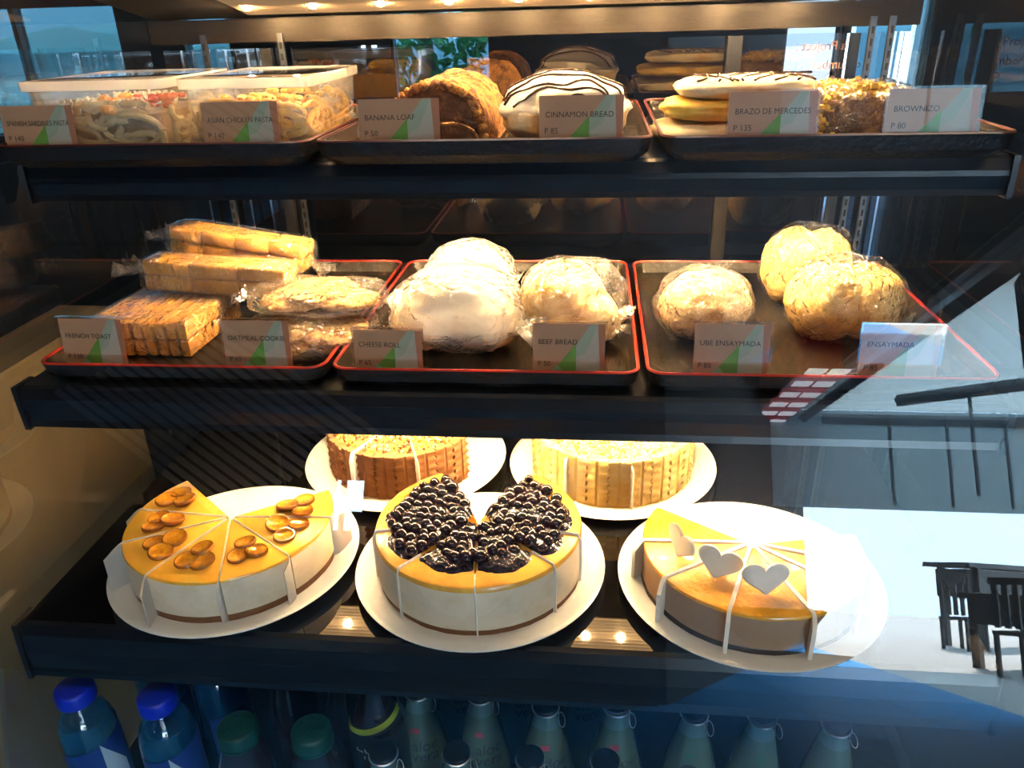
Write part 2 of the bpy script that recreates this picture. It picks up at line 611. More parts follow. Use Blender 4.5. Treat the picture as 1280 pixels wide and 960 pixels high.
def tree(x, y, h, r, seed, lab):
    t = thing('tree', lab, 'tree', (x, y, 0), group='trees outside the rear windows')
    b = MB()
    b.tube([(0, 0, 0), (0.05, 0, h * 0.4), (0, 0.03, h * 0.8)], lambda k: 0.12 - 0.06 * k, 8)
    b.build('trunk', 'bark', t)
    b = MB()
    rnd = random.Random(seed)
    for k in range(700):
        d = Vector((rnd.gauss(0, 1), rnd.gauss(0, 1), rnd.gauss(0, 1))).normalized() * r * rnd.uniform(0.5, 1.0)
        p = Vector((d.x, d.y, h * 0.72 + d.z * 1.1))
        a, c_ = Vector((rnd.gauss(0, 1), rnd.gauss(0, 1), rnd.gauss(0, 1))).normalized() * 0.09, Vector((rnd.gauss(0, 1), rnd.gauss(0, 1), rnd.gauss(0, 1))).normalized() * 0.045
        b.add([p - a, p + c_, p + a, p - c_], [(0, 1, 2, 3)])
    stuff(b.build('foliage', 'leaf', t))


tree(-1.57, 7.4, 1.9, 0.85, 3, 'bushy green tree seen through the middle rear window')
tree(-0.55, 9.0, 2.1, 1.0, 4, 'green tree farther off behind the bushy one')

# ------------------------------------------------------------------ the display case
GT = math.tan(rad(19.5))
gy = lambda z: -0.145 + (z - 0.708) * GT


case = thing('display_case', 'black glass-fronted pastry display case with slanted front pane and lit shelves', 'display case')
SX = 0.545
b = MB()
za, zb2 = 0.40, 1.50
th = 0.006
b.add([(-SX - 0.01, gy(za), za), (SX + 0.01, gy(za), za), (SX + 0.01, gy(zb2), zb2), (-SX - 0.01, gy(zb2), zb2),
       (-SX - 0.01, gy(za) - th, za), (SX + 0.01, gy(za) - th, za), (SX + 0.01, gy(zb2) - th, zb2), (-SX - 0.01, gy(zb2) - th, zb2)],
      [(0, 1, 2, 3), (7, 6, 5, 4), (0, 4, 5, 1), (3, 2, 6, 7), (0, 3, 7, 4), (1, 5, 6, 2)])
b.build('front_glass', 'glass', case)
for s in (-1, 1):
    b = MB()
    x0, x1 = s * SX, s * (SX + 0.006)
    q = [(gy(za) + 0.002, za), (0.50, za), (0.50, zb2), (gy(zb2) + 0.002, zb2)]
    b.add([(x0, y, z) for y, z in q] + [(x1, y, z) for y, z in q],
          [(0, 1, 2, 3), (7, 6, 5, 4), (0, 4, 5, 1), (1, 5, 6, 2), (2, 6, 7, 3), (3, 7, 4, 0)])
    b.build('side_glass', 'side_glass', case)
# top: brushed panel sloping up to the front, header band over the rear doors
b = MB()
b.loft([[(x, 0.11, 1.462), (x, 0.49, 1.391), (x, 0.49, 1.50), (x, 0.11, 1.50)] for x in (-SX, SX)])
b.build('top_panel', 'steel', case)
b = MB()
b.box((0, 0.475, 1.374), (2 * SX - 0.002, 0.012, 0.032))
b.build('rear_header', 'header', case)
b = MB()
b.box((0, 0.12, 0.42), (2 * SX - 0.004, 0.66, 0.04))
b.build('base_deck', 'black', case)
# rear sliding doors
for x0, x1, y, a_ in ((-0.535, 0.303, 0.484, 0), (0.305, 0.54, 0.490, -2.4)):
    b = MB()
    b.box((0, 0, 0.90), (x1 - x0, 0.005, 0.90), 0)
    o = b.build('rear_door_pane', 'rear_glass', case, loc=((x0 + x1) / 2, y, 0))
    o.rotation_euler = (0, 0, rad(a_))
for x, w in ((0.303, 0.020), (0.462, 0.014), (-0.37, 0.016)):
    b = MB()
    b.box((x, 0.472, 0.90), (w, 0.012, 0.90))
    b.build('door_stile', 'frame', case)
for x in (-0.498, -0.43, -0.397, 0.452, 0.527):
    b = MB()
    b.box((x, 0.466, 0.90), (0.003, 0.004, 0.90))
    b.build('chrome_edge', 'chrome', case)
for x in (-0.462, -0.345, 0.483, 0.508):
    b = MB()
    b.box((x, 0.468, 0.91), (0.008, 0.006, 0.92))
    u = b.build('slotted_upright', 'upright', case)
    b = MB()
    for k in range(58):
        b.box((x, 0.4645, 0.47 + k * 0.0155), (0.003, 0.0015, 0.009))
    stuff(b.build('slot', 'slot', u))
M['chalk'] = mat('peach_marker_ink', (0.72, 0.36, 0.27), 0.6)
for s, x, z, sz in (('ma Project :', 0.468, 1.329, 0.0165), ('cucumber', 0.478, 1.305, 0.0165), ('o', 0.446, 1.288, 0.016)):
    me = text_mesh(s, sz, 0.0003, mirror=True)
    me.materials.append(M['chalk'])
    inst('handwriting', me, case, (x, 0.4775, z), (rad(90), 0, 0))

# ------------------------------------------------------------------ shelves and lamps
def shelf(label, y0, y1, ztop, zlip, ylip, board_mat):
    t = thing('display_shelf', label, 'shelf', (0, 0, ztop), group='black shelves in the case')
    b = MB()
    b.box((0, (y0 + y1) / 2, -0.005), (1.05, y1 - y0, 0.010))
    b.build('shelf_board', board_mat, t)
    b = MB()
    H = zlip - ztop
    dy = ylip - y0
    prof = [(y0, -0.0005), (y0 - 0.005, -0.003), (y0 - 0.010, -0.014), (y0 - 0.011 + dy * 0.5, H * 0.5), (y0 - 0.008 + dy, H * 0.85), (y0 - 0.010 + dy, H),
            (y0 - 0.004 + dy, H), (y0 - 0.004 + dy, H * 0.8), (y0 - 0.005 + dy * 0.5, H * 0.5), (y0, -0.018)]
    b.loft([[(x, y, z) for y, z in prof] for x in (-0.5255, 0.5255)])
    b.build('front_lip', 'black', t)
    for s in (-1, 1):
        b = MB()
        pr = [(y0 + 0.02, 0.001), (y0 - 0.012, 0.001), (y0 - 0.013 + dy * 0.5, H * 0.5), (y0 - 0.013 + dy, H - 0.003), (y0 + 0.004 + dy, H - 0.003), (y0 + 0.02, -0.02)]
        xx = s * 0.5255
        b.loft([[(x, y, z) for y, z in pr] for x in ((xx, xx + s * 0.006) if s > 0 else (xx + s * 0.006, xx))])
        b.build('end_cap', 'black', t)
    return t


shelf('top black shelf carrying the pasta tubs and iced cakes', 0.114, 0.455, 1.247, 1.208, 0.114, 'black')
shelf('middle black shelf carrying the red-rimmed bread trays', 0.002, 0.455, 1.024, 0.974, 0.005, 'black')
shelf('lowest glossy black shelf carrying the round cakes on plates', -0.107, 0.455, 0.780, 0.708, -0.110, 'board')

ld = MB()
ld.lathe([(0.0055, 0.0), (0.0055, -0.0025), (0.004, -0.0035)], 10, cap0=True, cap1=True)


def led_strip(label, x0, x1, y, z, strength, tilt=0.0, w=0.078, step=0.05, rib='rib'):
    m = emitter('led_lamp_glow', LED_COLOR, strength)
    me = ld.mesh('led_lamp', m)
    t = thing('led_strip_light', label, 'light', ((x0 + x1) / 2, y, z), group='LED strips under the shelves')
    t.rotation_euler = (tilt, 0, 0)
    L = x1 - x0
    b = MB()
    prof = [(-w / 2, 0.0), (-w / 2, -0.009)]
    nr = 12
    for k in range(nr):
        yy = -w / 2 + w * (k + 0.5) / nr
        prof += [(yy - w / nr * 0.35, -0.006), (yy + w / nr * 0.05, -0.0085)]
    prof += [(w / 2, -0.009), (w / 2, 0.0)]
    b.loft([[(x, yy, zz) for yy, zz in prof] for x in (-L / 2 - 0.02, L / 2 + 0.02)])
    b.build('ribbed_channel', rib, t)
    n = int(L / step) + 1
    for k in range(n):
        inst('led_lamp', me, t, (-L / 2 + L * k / (n - 1), 0, -0.0085))


led_strip('LED strip light under the roof of the case by the rear doors', -0.36, 0.38, 0.40, 1.4125, LED_TOP, rad(-10.5), 0.10, 0.085, 'rib_top')
led_strip('LED strip light under the roof of the case near the front pane', -0.42, 0.45, 0.185, 1.4468, LED_ROOF, rad(-10.5))
led_strip('LED strip light under the top shelf above the breads', -0.30, 0.42, 0.19, 1.2368, LED_MID)
led_strip('LED strip light under the middle shelf above the cakes', -0.30, 0.42, 0.150, 1.0138, LED_LOW)


# ------------------------------------------------------------------ trays
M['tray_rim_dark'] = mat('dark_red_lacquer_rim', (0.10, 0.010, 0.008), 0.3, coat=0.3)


def tray(label, x0, x1, y0, y1, z0, group, rim='tray_rim'):
    w, d = x1 - x0, y1 - y0
    t = thing('serving_tray', label, 'tray', ((x0 + x1) / 2, (y0 + y1) / 2, z0), group=group)
    H = 0.025
    outer = [(w - 0.034, d - 0.034, 0.0, 0.012), (w - 0.010, d - 0.010, 0.010, 0.016), (w - 0.002, d - 0.002, H, 0.019)]
    inner = [(w - 0.010, d - 0.010, H - 0.001, 0.016), (w - 0.020, d - 0.020, 0.010, 0.014), (w - 0.040, d - 0.040, 0.004, 0.012)]
    b = MB()
    rings = [[(x, y, z) for x, y in rrect(a, c_, r)] for a, c_, z, r in outer + inner]
    b.loft(rings)
    b.build('tray_body', 'tray', t, smooth=35)
    b = MB()
    rr = rrect(w - 0.006, d - 0.006, 0.018)
    b.tube([(x, y, H) for x, y in rr], 0.0019, 6, closed=True)
    b.build('tray_rim', rim, t, smooth=True)
    return t


gl = 'lacquer trays on the middle shelf'
tray('red-rimmed black tray under the toast packs and oatmeal cookies', -0.505, -0.172, 0.0, 0.405, 1.0245, gl)
tray('red-rimmed black tray holding cheese rolls and beef bread', -0.168, 0.165, 0.0, 0.405, 1.0245, gl)
tray('red-rimmed black tray holding the three bagged ensaymada', 0.169, 0.520, 0.0, 0.405, 1.0245, gl)
gl = 'lacquer trays on the top shelf'
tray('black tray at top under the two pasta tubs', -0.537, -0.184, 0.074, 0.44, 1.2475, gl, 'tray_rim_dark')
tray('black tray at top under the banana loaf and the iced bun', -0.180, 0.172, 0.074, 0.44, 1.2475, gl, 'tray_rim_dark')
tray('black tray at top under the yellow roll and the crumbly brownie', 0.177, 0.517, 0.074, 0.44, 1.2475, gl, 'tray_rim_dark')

# ------------------------------------------------------------------ price tags
M['card_tan'] = mat('card_print_tan', (0.62, 0.34, 0.19), 0.5)
M['card_green'] = mat('card_print_green', (0.19, 0.42, 0.07), 0.5)
M['card_mint'] = mat('card_print_mint', (0.34, 0.54, 0.32), 0.5)
M['card_grey'] = mat('card_print_pale', (0.6, 0.55, 0.44), 0.5)
M['card_sage'] = mat('card_print_sage', (0.46, 0.52, 0.38), 0.5)
M['card_rust'] = mat('card_print_rust', (0.55, 0.23, 0.12), 0.5)
M['ink'] = mat('card_ink', (0.06, 0.04, 0.03), 0.6)


def price_tag(x, y, z, txt, price, label, w=0.088, h=0.056, lean=7, group='price tags', pv=0.25):
    t = thing('price_tag', label, 'price tag', (x, y, z), rad(random.uniform(-2, 2)), group)
    R = Matrix.Rotation(rad(-lean), 4, 'X')
    b = MB()
    for yy in (-0.0016, 0.0016):
        b.box((0, yy, h / 2), (w, 0.0012, h))
    b.box((0, 0, h), (w, 0.0044, 0.0014))
    for s in (-1, 1):
        b.box((s * (w / 2), 0, h / 2), (0.0016, 0.0044, h))
    b.xform(R)
    b.box((0, 0.016, 0.0006), (w * 0.96, 0.034, 0.0012))
    b.build('holder', 'acrylic', t)
    b = MB()
    cw, ch = w - 0.004, h - 0.004
    X = lambda u: -cw / 2 + cw * u
    Z = lambda v: 0.002 + ch * v

    def poly(pts, mi, k):
        b.add([(X(u), -0.0001 - 0.00004 * k, Z(v)) for u, v in pts], [tuple(range(len(pts)))], mi)
    b.box((0, 0.0002, Z(0.5)), (cw, 0.0003, ch), 0)
    poly([(0.93, 0), (1, 0), (1, 1), (0.90, 1)], 5, 1)
    poly([(0.60, 0), (0.95, 0), (0.90, 1), (0.80, 1), (0.60, 0.62)], 3, 1)
    poly([(0.60, 0.62), (0.80, 1), (0.90, 1), (0.74, 0.5), (0.60, 0.40)], 4, 2)
    poly([(0.34, 0.26), (0.60, 0.66), (0.60, 0), (0.50, 0)], 1, 3)
    poly([(0.16, 0), (0.34, 0.28), (0.52, 0)], 2, 4)
    b.xform(R)
    cd = b.build('card', ['card_tan', 'card_green', 'card_mint', 'card_grey', 'card_sage', 'card_rust'], t)
    for s, u, v, sz in ((txt, 0.07, 0.64, 0.0078), (price, 0.06, pv, 0.0080)):
        me = text_mesh(s, sz, 0.00005)
        mx = max((q.co.x for q in me.vertices), default=1)
        lim = cw * 0.86
        k = min(1.0, lim / mx)
        for q in me.vertices:
            q.co.x *= k
        me.materials.append(M['ink'])
        o = inst('lettering', me, cd)
        o.matrix_local = R @ Matrix.Translation((X(u), -0.0005, Z(v))) @ Matrix.Rotation(rad(90), 4, 'X')
    return t


zt, yt = 1.2520, 0.094
for x, txt, pz_, lab in ((-0.491, 'SPANISH SARDINES PASTA', 'P 140', 'price tag reading Spanish sardines pasta before the first pasta tub'),
                         (-0.262, 'ASIAN CHICKEN PASTA', 'P 140', 'price tag reading Asian chicken pasta before the second pasta tub'),
                         (-0.090, 'BANANA LOAF', 'P 50', 'price tag reading banana loaf'),
                         (0.098, 'CINNAMON BREAD', 'P 85', 'price tag reading cinnamon bread'),
                         (0.287, 'BRAZO DE MERCEDES', 'P 135', 'price tag reading brazo de mercedes'),
                         (0.438, 'BROWNIZO', 'P 80', 'price tag for the crumbly brownie at the end of the top shelf')):
    price_tag(x, yt, zt, txt, pz_, lab, h=0.062, w=0.089, pv=0.37)
zt, yt = 1.0290, 0.024
for x, txt, pz_, lab, h in ((-0.446, 'FRENCH TOAST', 'P 130', 'price tag reading French toast', 0.066),
                            (-0.254, 'OATMEAL COOKIE', 'P 65', 'price tag reading oatmeal cookie', 0.066),
                            (-0.107, 'CHEESE ROLL', 'P 65', 'price tag reading cheese roll', 0.057),
                            (0.089, 'BEEF BREAD', 'P 50', 'price tag reading beef bread', 0.066),
                            (0.257, 'UBE ENSAYMADA', 'P 85', 'price tag reading ube ensaymada', 0.067),
                            (0.424, 'ENSAYMADA', 'P 85', 'price tag reading ensaymada alone', 0.068)):
    price_tag(x, yt, zt, txt, pz_, lab, h=h, w=0.080)

# ------------------------------------------------------------------ plates and cakes
PZ = 0.780
pb = MB()
pb.lathe([(0.072, 0.0), (0.080, 0.0), (0.100, 0.003), (0.143, 0.010), (0.1485, 0.0125), (0.1488, 0.0137), (0.147, 0.0143), (0.142, 0.0130), (0.118, 0.0088), (0.100, 0.0065), (0.0, 0.0062)], 72, cap1=False)
plate_me = pb.mesh('plate', 'plate', smooth=60)
CA, CB, CC, CD, CE = (-0.319, 0.012), (-0.0155, 0.013), (0.297, 0.008), (-0.160, 0.256), (0.145, 0.256)
for c_, lab in ((CA, 'white round plate under the cheesecake with candied citrus slices'), (CB, 'white round plate under the blueberry cheesecake'),
                (CC, 'white round plate under the cake with white hearts'), (CD, 'white round plate under the brown ruffled cake'),
                (CE, 'white round plate under the pale yellow ruffled cake')):
    o = inst('plate', plate_me, None, (c_[0], c_[1], PZ))
    tag(o, lab, 'plate', 'white cake plates')
CZ = PZ + 0.0066

M['cream'] = mat('cheesecake_cream', (0.76, 0.62, 0.44), 0.5, sss=0.05, bump=(60, 0.15, 0.002), var=((0.68, 0.52, 0.33), 30, 0.5, 0.7))
M['crust_a'] = mat('biscuit_crust', (0.20, 0.085, 0.035), 0.85, bump=(300, 0.8, 0.002))
M['lemon_glaze'] = mat('lemon_glaze', (0.85, 0.42, 0.045), 0.16, coat=0.5, var=((0.9, 0.52, 0.08), 14, 0.4, 0.7))
M['candied'] = mat('candied_citrus_flesh', (0.50, 0.18, 0.006), 0.14, coat=0.5, var=((0.66, 0.28, 0.015), 220, 0.4, 0.65))
M['candied_rind'] = mat('candied_citrus_rind', (0.30, 0.105, 0.01), 0.18, coat=0.6)
M['baked'] = mat('baked_cheesecake_top', (0.80, 0.43, 0.07), 0.25, coat=0.3, var=((0.62, 0.28, 0.04), 25, 0.45, 0.75))
M['blueberry'] = mat('blueberry_skin', (0.012, 0.007, 0.018), 0.13, coat=0.9, coatr=0.05, var=((0.05, 0.008, 0.02), 90, 0.4, 0.7))
M['blue_glaze'] = mat('blueberry_glaze', (0.010, 0.010, 0.030), 0.08, coat=1.0, coatr=0.04, bump=(90, 0.6, 0.006))
M['taupe'] = mat('taupe_mousse', (0.34, 0.21, 0.125), 0.6, bump=(140, 0.2, 0.002))
M['crust_c'] = mat('dark_chocolate_base', (0.018, 0.015, 0.018), 0.7, bump=(300, 0.6, 0.002))
M['mango'] = mat('amber_glaze', (0.80, 0.37, 0.03), 0.10, coat=0.8, bump=(240, 0.35, 0.002), var=((0.9, 0.48, 0.08), 50, 0.4, 0.7))
M['white_choc'] = mat('white_chocolate', (0.86, 0.76, 0.60), 0.4)
M['mocha'] = mat('mocha_frosting', (0.36, 0.17, 0.07), 0.5, var=((0.28, 0.12, 0.05), 40, 0.4, 0.7))
M['yellow_frost'] = mat('yellow_frosting', (0.88, 0.64, 0.20), 0.45, var=((0.9, 0.72, 0.34), 40, 0.4, 0.7))
M['crumb_y'] = mat('yellow_crumb', (0.85, 0.6, 0.12), 0.6)
M['crumb_w'] = mat('cream_crumb', (0.9, 0.8, 0.55), 0.6)
M['crumb_b'] = mat('brown_crumb', (0.25, 0.1, 0.03), 0.7)
M['sponge'] = mat('sponge_cake', (0.55, 0.33, 0.13), 0.9, bump=(160, 0.6, 0.003))


def wedge(b, a0, a1, r, z0, z1, gap=0.0011, bev=0.002, mi=0, n=14, wob=0.0, seed=0):
    """cake sector between angles a0..a1 (degrees) about the origin"""
    am = rad((a0 + a1) / 2)
    off = gap / max(0.2, math.sin(rad((a1 - a0) / 2)))
    ox, oy = math.cos(am) * off, math.sin(am) * off

    def ring(z, ins):
        pts = [(ox + math.cos(am) * ins, oy + math.sin(am) * ins, z)]
        for i in range(n + 1):
            a = rad(a0 + (a1 - a0) * i / n)
            rr = r - off - ins
            w = wob * noise.noise((math.cos(a) * 9, math.sin(a) * 9, z * 40 + seed)) if wob else 0
            pts.append((ox + (rr + w) * math.cos(a), oy + (rr + w) * math.sin(a), z))
        return pts
    b.loft([ring(z0, 0), ring(z1 - bev, 0), ring(z1 - bev * 0.3, bev * 0.3), ring(z1, bev)], mi)


def base_of(c, a0, a1, r):
    am = rad((a0 + a1) / 2)
    return (c[0] + math.cos(am) * r * 0.55, c[1] + math.sin(am) * r * 0.55)


def shift(b, c, p, dz=0.0):
    b.v = [(x + c[0] - p[0], y + c[1] - p[1], z + dz) for x, y, z in b.v]
    return b


def sheet(name, c, ang, r0, r1, flap, fang, z0, z1, th, m, label, group, drop=0.0):
    """upright divider sheet between two slices: straight run then a bent outer flap"""
    a = rad(ang)
    pts = []
    for i in range(7):
        k = i / 6
        pts.append((math.cos(a) * (r0 + (r1 - r0) * k), math.sin(a) * (r0 + (r1 - r0) * k)))
    for i in range(1, 6):
        aa = a + rad(fang) * min(1.0, i / 2.5)
        px, py = pts[-1]
        pts.append((px + math.cos(aa) * flap / 5, py + math.sin(aa) * flap / 5))
    mid = pts[3]
    b = MB()
    rings = []
    for i, (x, y) in enumerate(pts):
        x2, y2 = pts[min(i + 1, len(pts) - 1)]
        x1, y1 = pts[max(i - 1, 0)]
        d = Vector((x2 - x1, y2 - y1, 0)).normalized()
        nx, ny = -d.y * th / 2, d.x * th / 2
        lo = 0.0
        if i > 6:
            lo = 0.001 + drop * (i - 6) / 5
        zt_ = z1 - z0 - (0.0 if i < 7 else 0.002 * (i - 6))
        rings.append([(x + nx - mid[0], y + ny - mid[1], lo), (x - nx - mid[0], y - ny - mid[1], lo), (x - nx - mid[0], y - ny - mid[1], zt_), (x + nx - mid[0], y + ny - mid[1], zt_)])
    b.loft(rings)
    o = b.build(name, m, None, smooth=60, loc=(c[0] + mid[0], c[1] + mid[1], z0))
    return tag(o, label, 'paper', group)


# cheesecake with candied citrus, seven slices left
RA = 0.122
cutsA = [140, 176, 209, 247, 288, 325, 363, 393]
namesA = ['slice of citrus cheesecake at the back beside the gap, toward the tan wall', 'citrus cheesecake slice second from the gap on the tan wall side', 'citrus cheesecake slice third from the gap on the tan wall side',
          'citrus cheesecake slice in the middle of the ring, its fruit close to the rim', 'citrus cheesecake slice right of the upright waxed divider at front', 'citrus cheesecake slice next to last, on the blueberry cake side',
          'narrow bright citrus cheesecake slice ending the ring by the brown ruffled cake']
cb = MB()
cb.lathe([(0.0105, -0.0012), (0.0135, -0.0010), (0.0138, 0.0008), (0.0130, 0.0018), (0.0118, 0.0018)], 20, mi=1, cap1=False)
cb.lathe([(0.0118, 0.0018), (0.0108, 0.0009), (0.004, 0.0012), (0.0012, 0.0004), (0.0, 0.0004)], 20, mi=0, cap0=False, cap1=False)
cand_me = cb.mesh('candied_slice', ['candied', 'candied_rind'], smooth=50)
rnd = random.Random(11)
for i in range(7):
    a0, a1 = cutsA[i], cutsA[i + 1]
    p = base_of(CA, a0, a1, RA)
    t = thing('cheesecake_slice', namesA[i], 'cake slice', (p[0], p[1], CZ), group='slices of the citrus cheesecake')
    for nm, z0, z1, m, rr, bv in (('crust', 0, 0.012, 'crust_a', RA - 0.0008, 0.0005), ('filling', 0.012, 0.0555, 'cream', RA, 0.0005), ('glaze', 0.0555, 0.0590, 'lemon_glaze', RA - 0.0002, 0.0025)):
        b = MB()
        wedge(b, a0, a1, rr, z0, z1, bev=bv, wob=0.0008 if nm == 'crust' else 0.0004, seed=i)
        shift(b, CA, p).build(nm, m, t, smooth=35)
    am = rad((a0 + a1) / 2)
    fr = 0.079 if i != 0 else 0.088
    for k, (dr, dt, dz, tl) in enumerate(((0.008, -0.010, 0.0006, 4), (0.010, 0.011, 0.0012, -5), (-0.011, 0.002, 0.0030, 10))):
        rr, ta = fr + dr + rnd.uniform(-0.002, 0.002), dt + rnd.uniform(-0.002, 0.002)
        x = CA[0] + rr * math.cos(am) - ta * math.sin(am) - p[0]
        y = CA[1] + rr * math.sin(am) + ta * math.cos(am) - p[1]
        inst('candied_slice', cand_me, t, (x, y, 0.0604 + dz), (rad(tl), rad(rnd.uniform(-6, 6)), rnd.uniform(0, 6)), (rnd.uniform(0.90, 1.06),) * 2 + (1.3,))
gA = 'paper dividers of the citrus cheesecake'
for i, (fl, fa, lab) in enumerate(((0.020, 65, 'white divider paper left of the gap in the citrus cheesecake'),
                                   (0.026, 40, 'white divider paper with square flap at the tan wall side of the citrus cheesecake'),
                                   (0.026, 40, 'white divider paper with flap at the front wall-side edge of the citrus cheesecake'),
                                   (0.008, -50, 'narrow translucent divider with crumpled end at the very front of the citrus cheesecake'),
                                   (0.020, -65, 'white divider paper with flap at the front edge facing the blueberry cake'),
                                   (0.034, 70, 'bright divider paper with broad flap between the last two citrus slices'))):
    sheet('divider_paper', CA, cutsA[i + 1], 0.006, RA - 0.002, fl, fa, CZ, CZ + 0.0605, 0.0012, 'paper_clear', lab, gA, 0.0)

# blueberry cheesecake
RB = 0.121
cutsB = [121, 158, 195, 232, 276, 320, 349, 392, 422]
namesB = ['blueberry cheesecake slice at the back, beside the gap toward the citrus cake', 'blueberry cheesecake slice second from the gap, toward the citrus cake', 'blueberry cheesecake slice at the side facing the citrus cake, with bluish glaze',
          'front blueberry cheesecake slice just left of the centre cut', 'front blueberry cheesecake slice just right of the centre cut', 'narrow front blueberry cheesecake slice toward the heart cake', 'blueberry cheesecake slice at the side facing the heart cake',
          'blueberry cheesecake slice at the back, beside the gap toward the heart cake']
bb = MB()
bb.blob((0, 0, 0), (0.0072, 0.0072, 0.0064), 12, 8)
berry_me = bb.mesh('blueberry', 'blueberry', smooth='all')
rnd = random.Random(5)
for i in range(8):
    a0, a1 = cutsB[i], cutsB[i + 1]
    p = base_of(CB, a0, a1, RB)
    t = thing('blueberry_cheesecake_slice', namesB[i], 'cake slice', (p[0], p[1], CZ), group='slices of the blueberry cheesecake')
    for nm, z0, z1, m, rr, bv in (('crust', 0, 0.010, 'crust_a', RB - 0.001, 0.0005), ('filling', 0.010, 0.060, 'cream', RB, 0.0005), ('baked_top', 0.060, 0.0665, 'baked', RB - 0.0002, 0.005)):
        b = MB()
        wedge(b, a0, a1, rr, z0, z1, gap=0.0007, bev=bv, wob=0.001 if nm == 'crust' else 0.0004, seed=i + 20)
        shift(b, CB, p).build(nm, m, t, smooth=35)
    # glossy compote layer
    b = MB()
    NA, NR = 16, 14
    vs = []
    for ir in range(NR + 1):
        for ia in range(NA + 1):
            u, w = ir / NR, ia / NA
            a = rad(a0 + 1.5 + (a1 - a0 - 3) * w)
            lobe = (0.80 if i in (3, 4) else 0.86) + 0.07 * math.sin(w * PI) + 0.05 * noise.noise((math.cos(a) * 3.5, math.sin(a) * 3.5, i * 0.0))
            rr = RB * lobe * (0.10 + 0.90 * u)
            h = 0.0072 * (1 - u ** 6) * (min(1, 6 * w + 0.25, 6 * (1 - w) + 0.25)) + 0.0028 * noise.noise((rr * math.cos(a) * 110, rr * math.sin(a) * 110, i))
            if ir in (0, NR):
                h = -0.001
            vs.append((rr * math.cos(a), rr * math.sin(a), 0.0660 + h))
    fs = []
    for ir in range(NR):
        for ia in range(NA):
            q = ir * (NA + 1) + ia
            fs.append((q, q + NA + 1, q + NA + 2, q + 1))
    b.add(vs, fs)
    shift(b, CB, p).build('blueberry_glaze', 'blue_glaze', t, smooth='all')
    done = []
    front = i in (3, 4)
    for k in range(400):
        a = rad(rnd.uniform(a0 + 3, a1 - 3))
        rr = RB * math.sqrt(rnd.uniform(0.03, 0.40 if front else 0.68))
        x, y = rr * math.cos(a), rr * math.sin(a)
        if all((x - q[0]) ** 2 + (y - q[1]) ** 2 > 0.0100 ** 2 for q in done):
            done.append((x, y))
        if len(done) >= (13 if front else 20):
            break
    for x, y in done:
        sc = rnd.uniform(0.85, 1.25)
        inst('blueberry', berry_me, t, (x + CB[0] - p[0], y + CB[1] - p[1], 0.0705 + rnd.uniform(-0.0015, 0.002)), (rnd.uniform(0, 3), rnd.uniform(0, 3), 0), (sc, sc, sc))
gB = 'paper dividers of the blueberry cheesecake'
for ang, r0, lab in ((195, 0.075, 'pale divider paper at the side of the blueberry cheesecake facing the citrus cake'), (232, 0.088, 'pale divider paper at the front of the blueberry cheesecake toward the citrus cake'),
                     (276, 0.100, 'thin divider paper in the centre front cut of the blueberry cheesecake'),
                     (320, 0.088, 'pale divider paper at the front of the blueberry cheesecake toward the heart cake'), (349, 0.075, 'pale divider paper at the side of the blueberry cheesecake facing the heart cake')):
    sheet('divider_paper', CB, ang, r0, RB - 0.0015, 0.004, 15, CZ, CZ + 0.0690, 0.0013, 'paper', lab, gB)

# amber cake with white chocolate hearts
RC = 0.122
cutsC = [146, 181, 213, 250, 290, 320, 345, 372]
namesC = ['amber glazed cake slice at the back beside the gap, next to the blueberry cake', 'amber glazed cake slice with the heart seen edge-on, facing the blueberry cake', 'amber glazed cake slice at front with a heart leaning left of the waxed divider',
          'amber glazed cake slice at front with the heart facing the glass', 'amber glazed cake slice right of the front heart slice, under the bright reflection', 'amber glazed cake slice second from the gap, lost in the bright reflection',
          'amber glazed cake slice ending the ring, hardly visible in the bright reflection']
for i in range(7):
    a0, a1 = cutsC[i], cutsC[i + 1]
    p = base_of(CC, a0, a1, RC)
    t = thing('mousse_cake_slice', namesC[i], 'cake slice', (p[0], p[1], CZ), group='slices of the heart cake')
    for nm, z0, z1, m, rr, bv in (('base', 0, 0.0095, 'crust_c', RC, 0.0005), ('mousse', 0.0095, 0.0475, 'taupe', RC - 0.0005, 0.0005), ('glaze', 0.0475, 0.0515, 'mango', RC - 0.0004, 0.0028)):
        b = MB()
        wedge(b, a0, a1, rr, z0, z1, gap=0.002, bev=bv, wob=0.0007, seed=i + 40)
        shift(b, CC, p).build(nm, m, t, smooth=35)
    if i in (1, 2, 3):
        b = MB()
        pts = []
        for k in range(36):
            u = 2 * PI * k / 36
            hx = 16 * math.sin(u) ** 3
            hz = 13 * math.cos(u) - 5 * math.cos(2 * u) - 2 * math.cos(3 * u) - math.cos(4 * u)
            pts.append((hx * 0.00125, hz * 0.00105 + 0.0135))
        b.loft([[(x * q, y, (z - 0.0135) * q + 0.0135) for x, z in pts] for y, q in ((-0.0022, 0.93), (-0.0012, 1.0), (0.0012, 1.0), (0.0022, 0.93))])
        am = rad((a0 + a1) / 2)
        rr = (0.088, 0.078, 0.084)[i - 1]
        h = b.build('white_heart', 'white_choc', t, smooth=40)
        h.location = (CC[0] + rr * math.cos(am) - p[0], CC[1] + rr * math.sin(am) - p[1], 0.0525)
        h.scale = (1.22, 1.0, 1.18)
        h.rotation_euler = (rad((-6, -22, -18)[i - 1]), rad((4, 8, -3)[i - 1]), rad((-62, -20, 4)[i - 1]))
gC = 'rolled dividers of the heart cake'
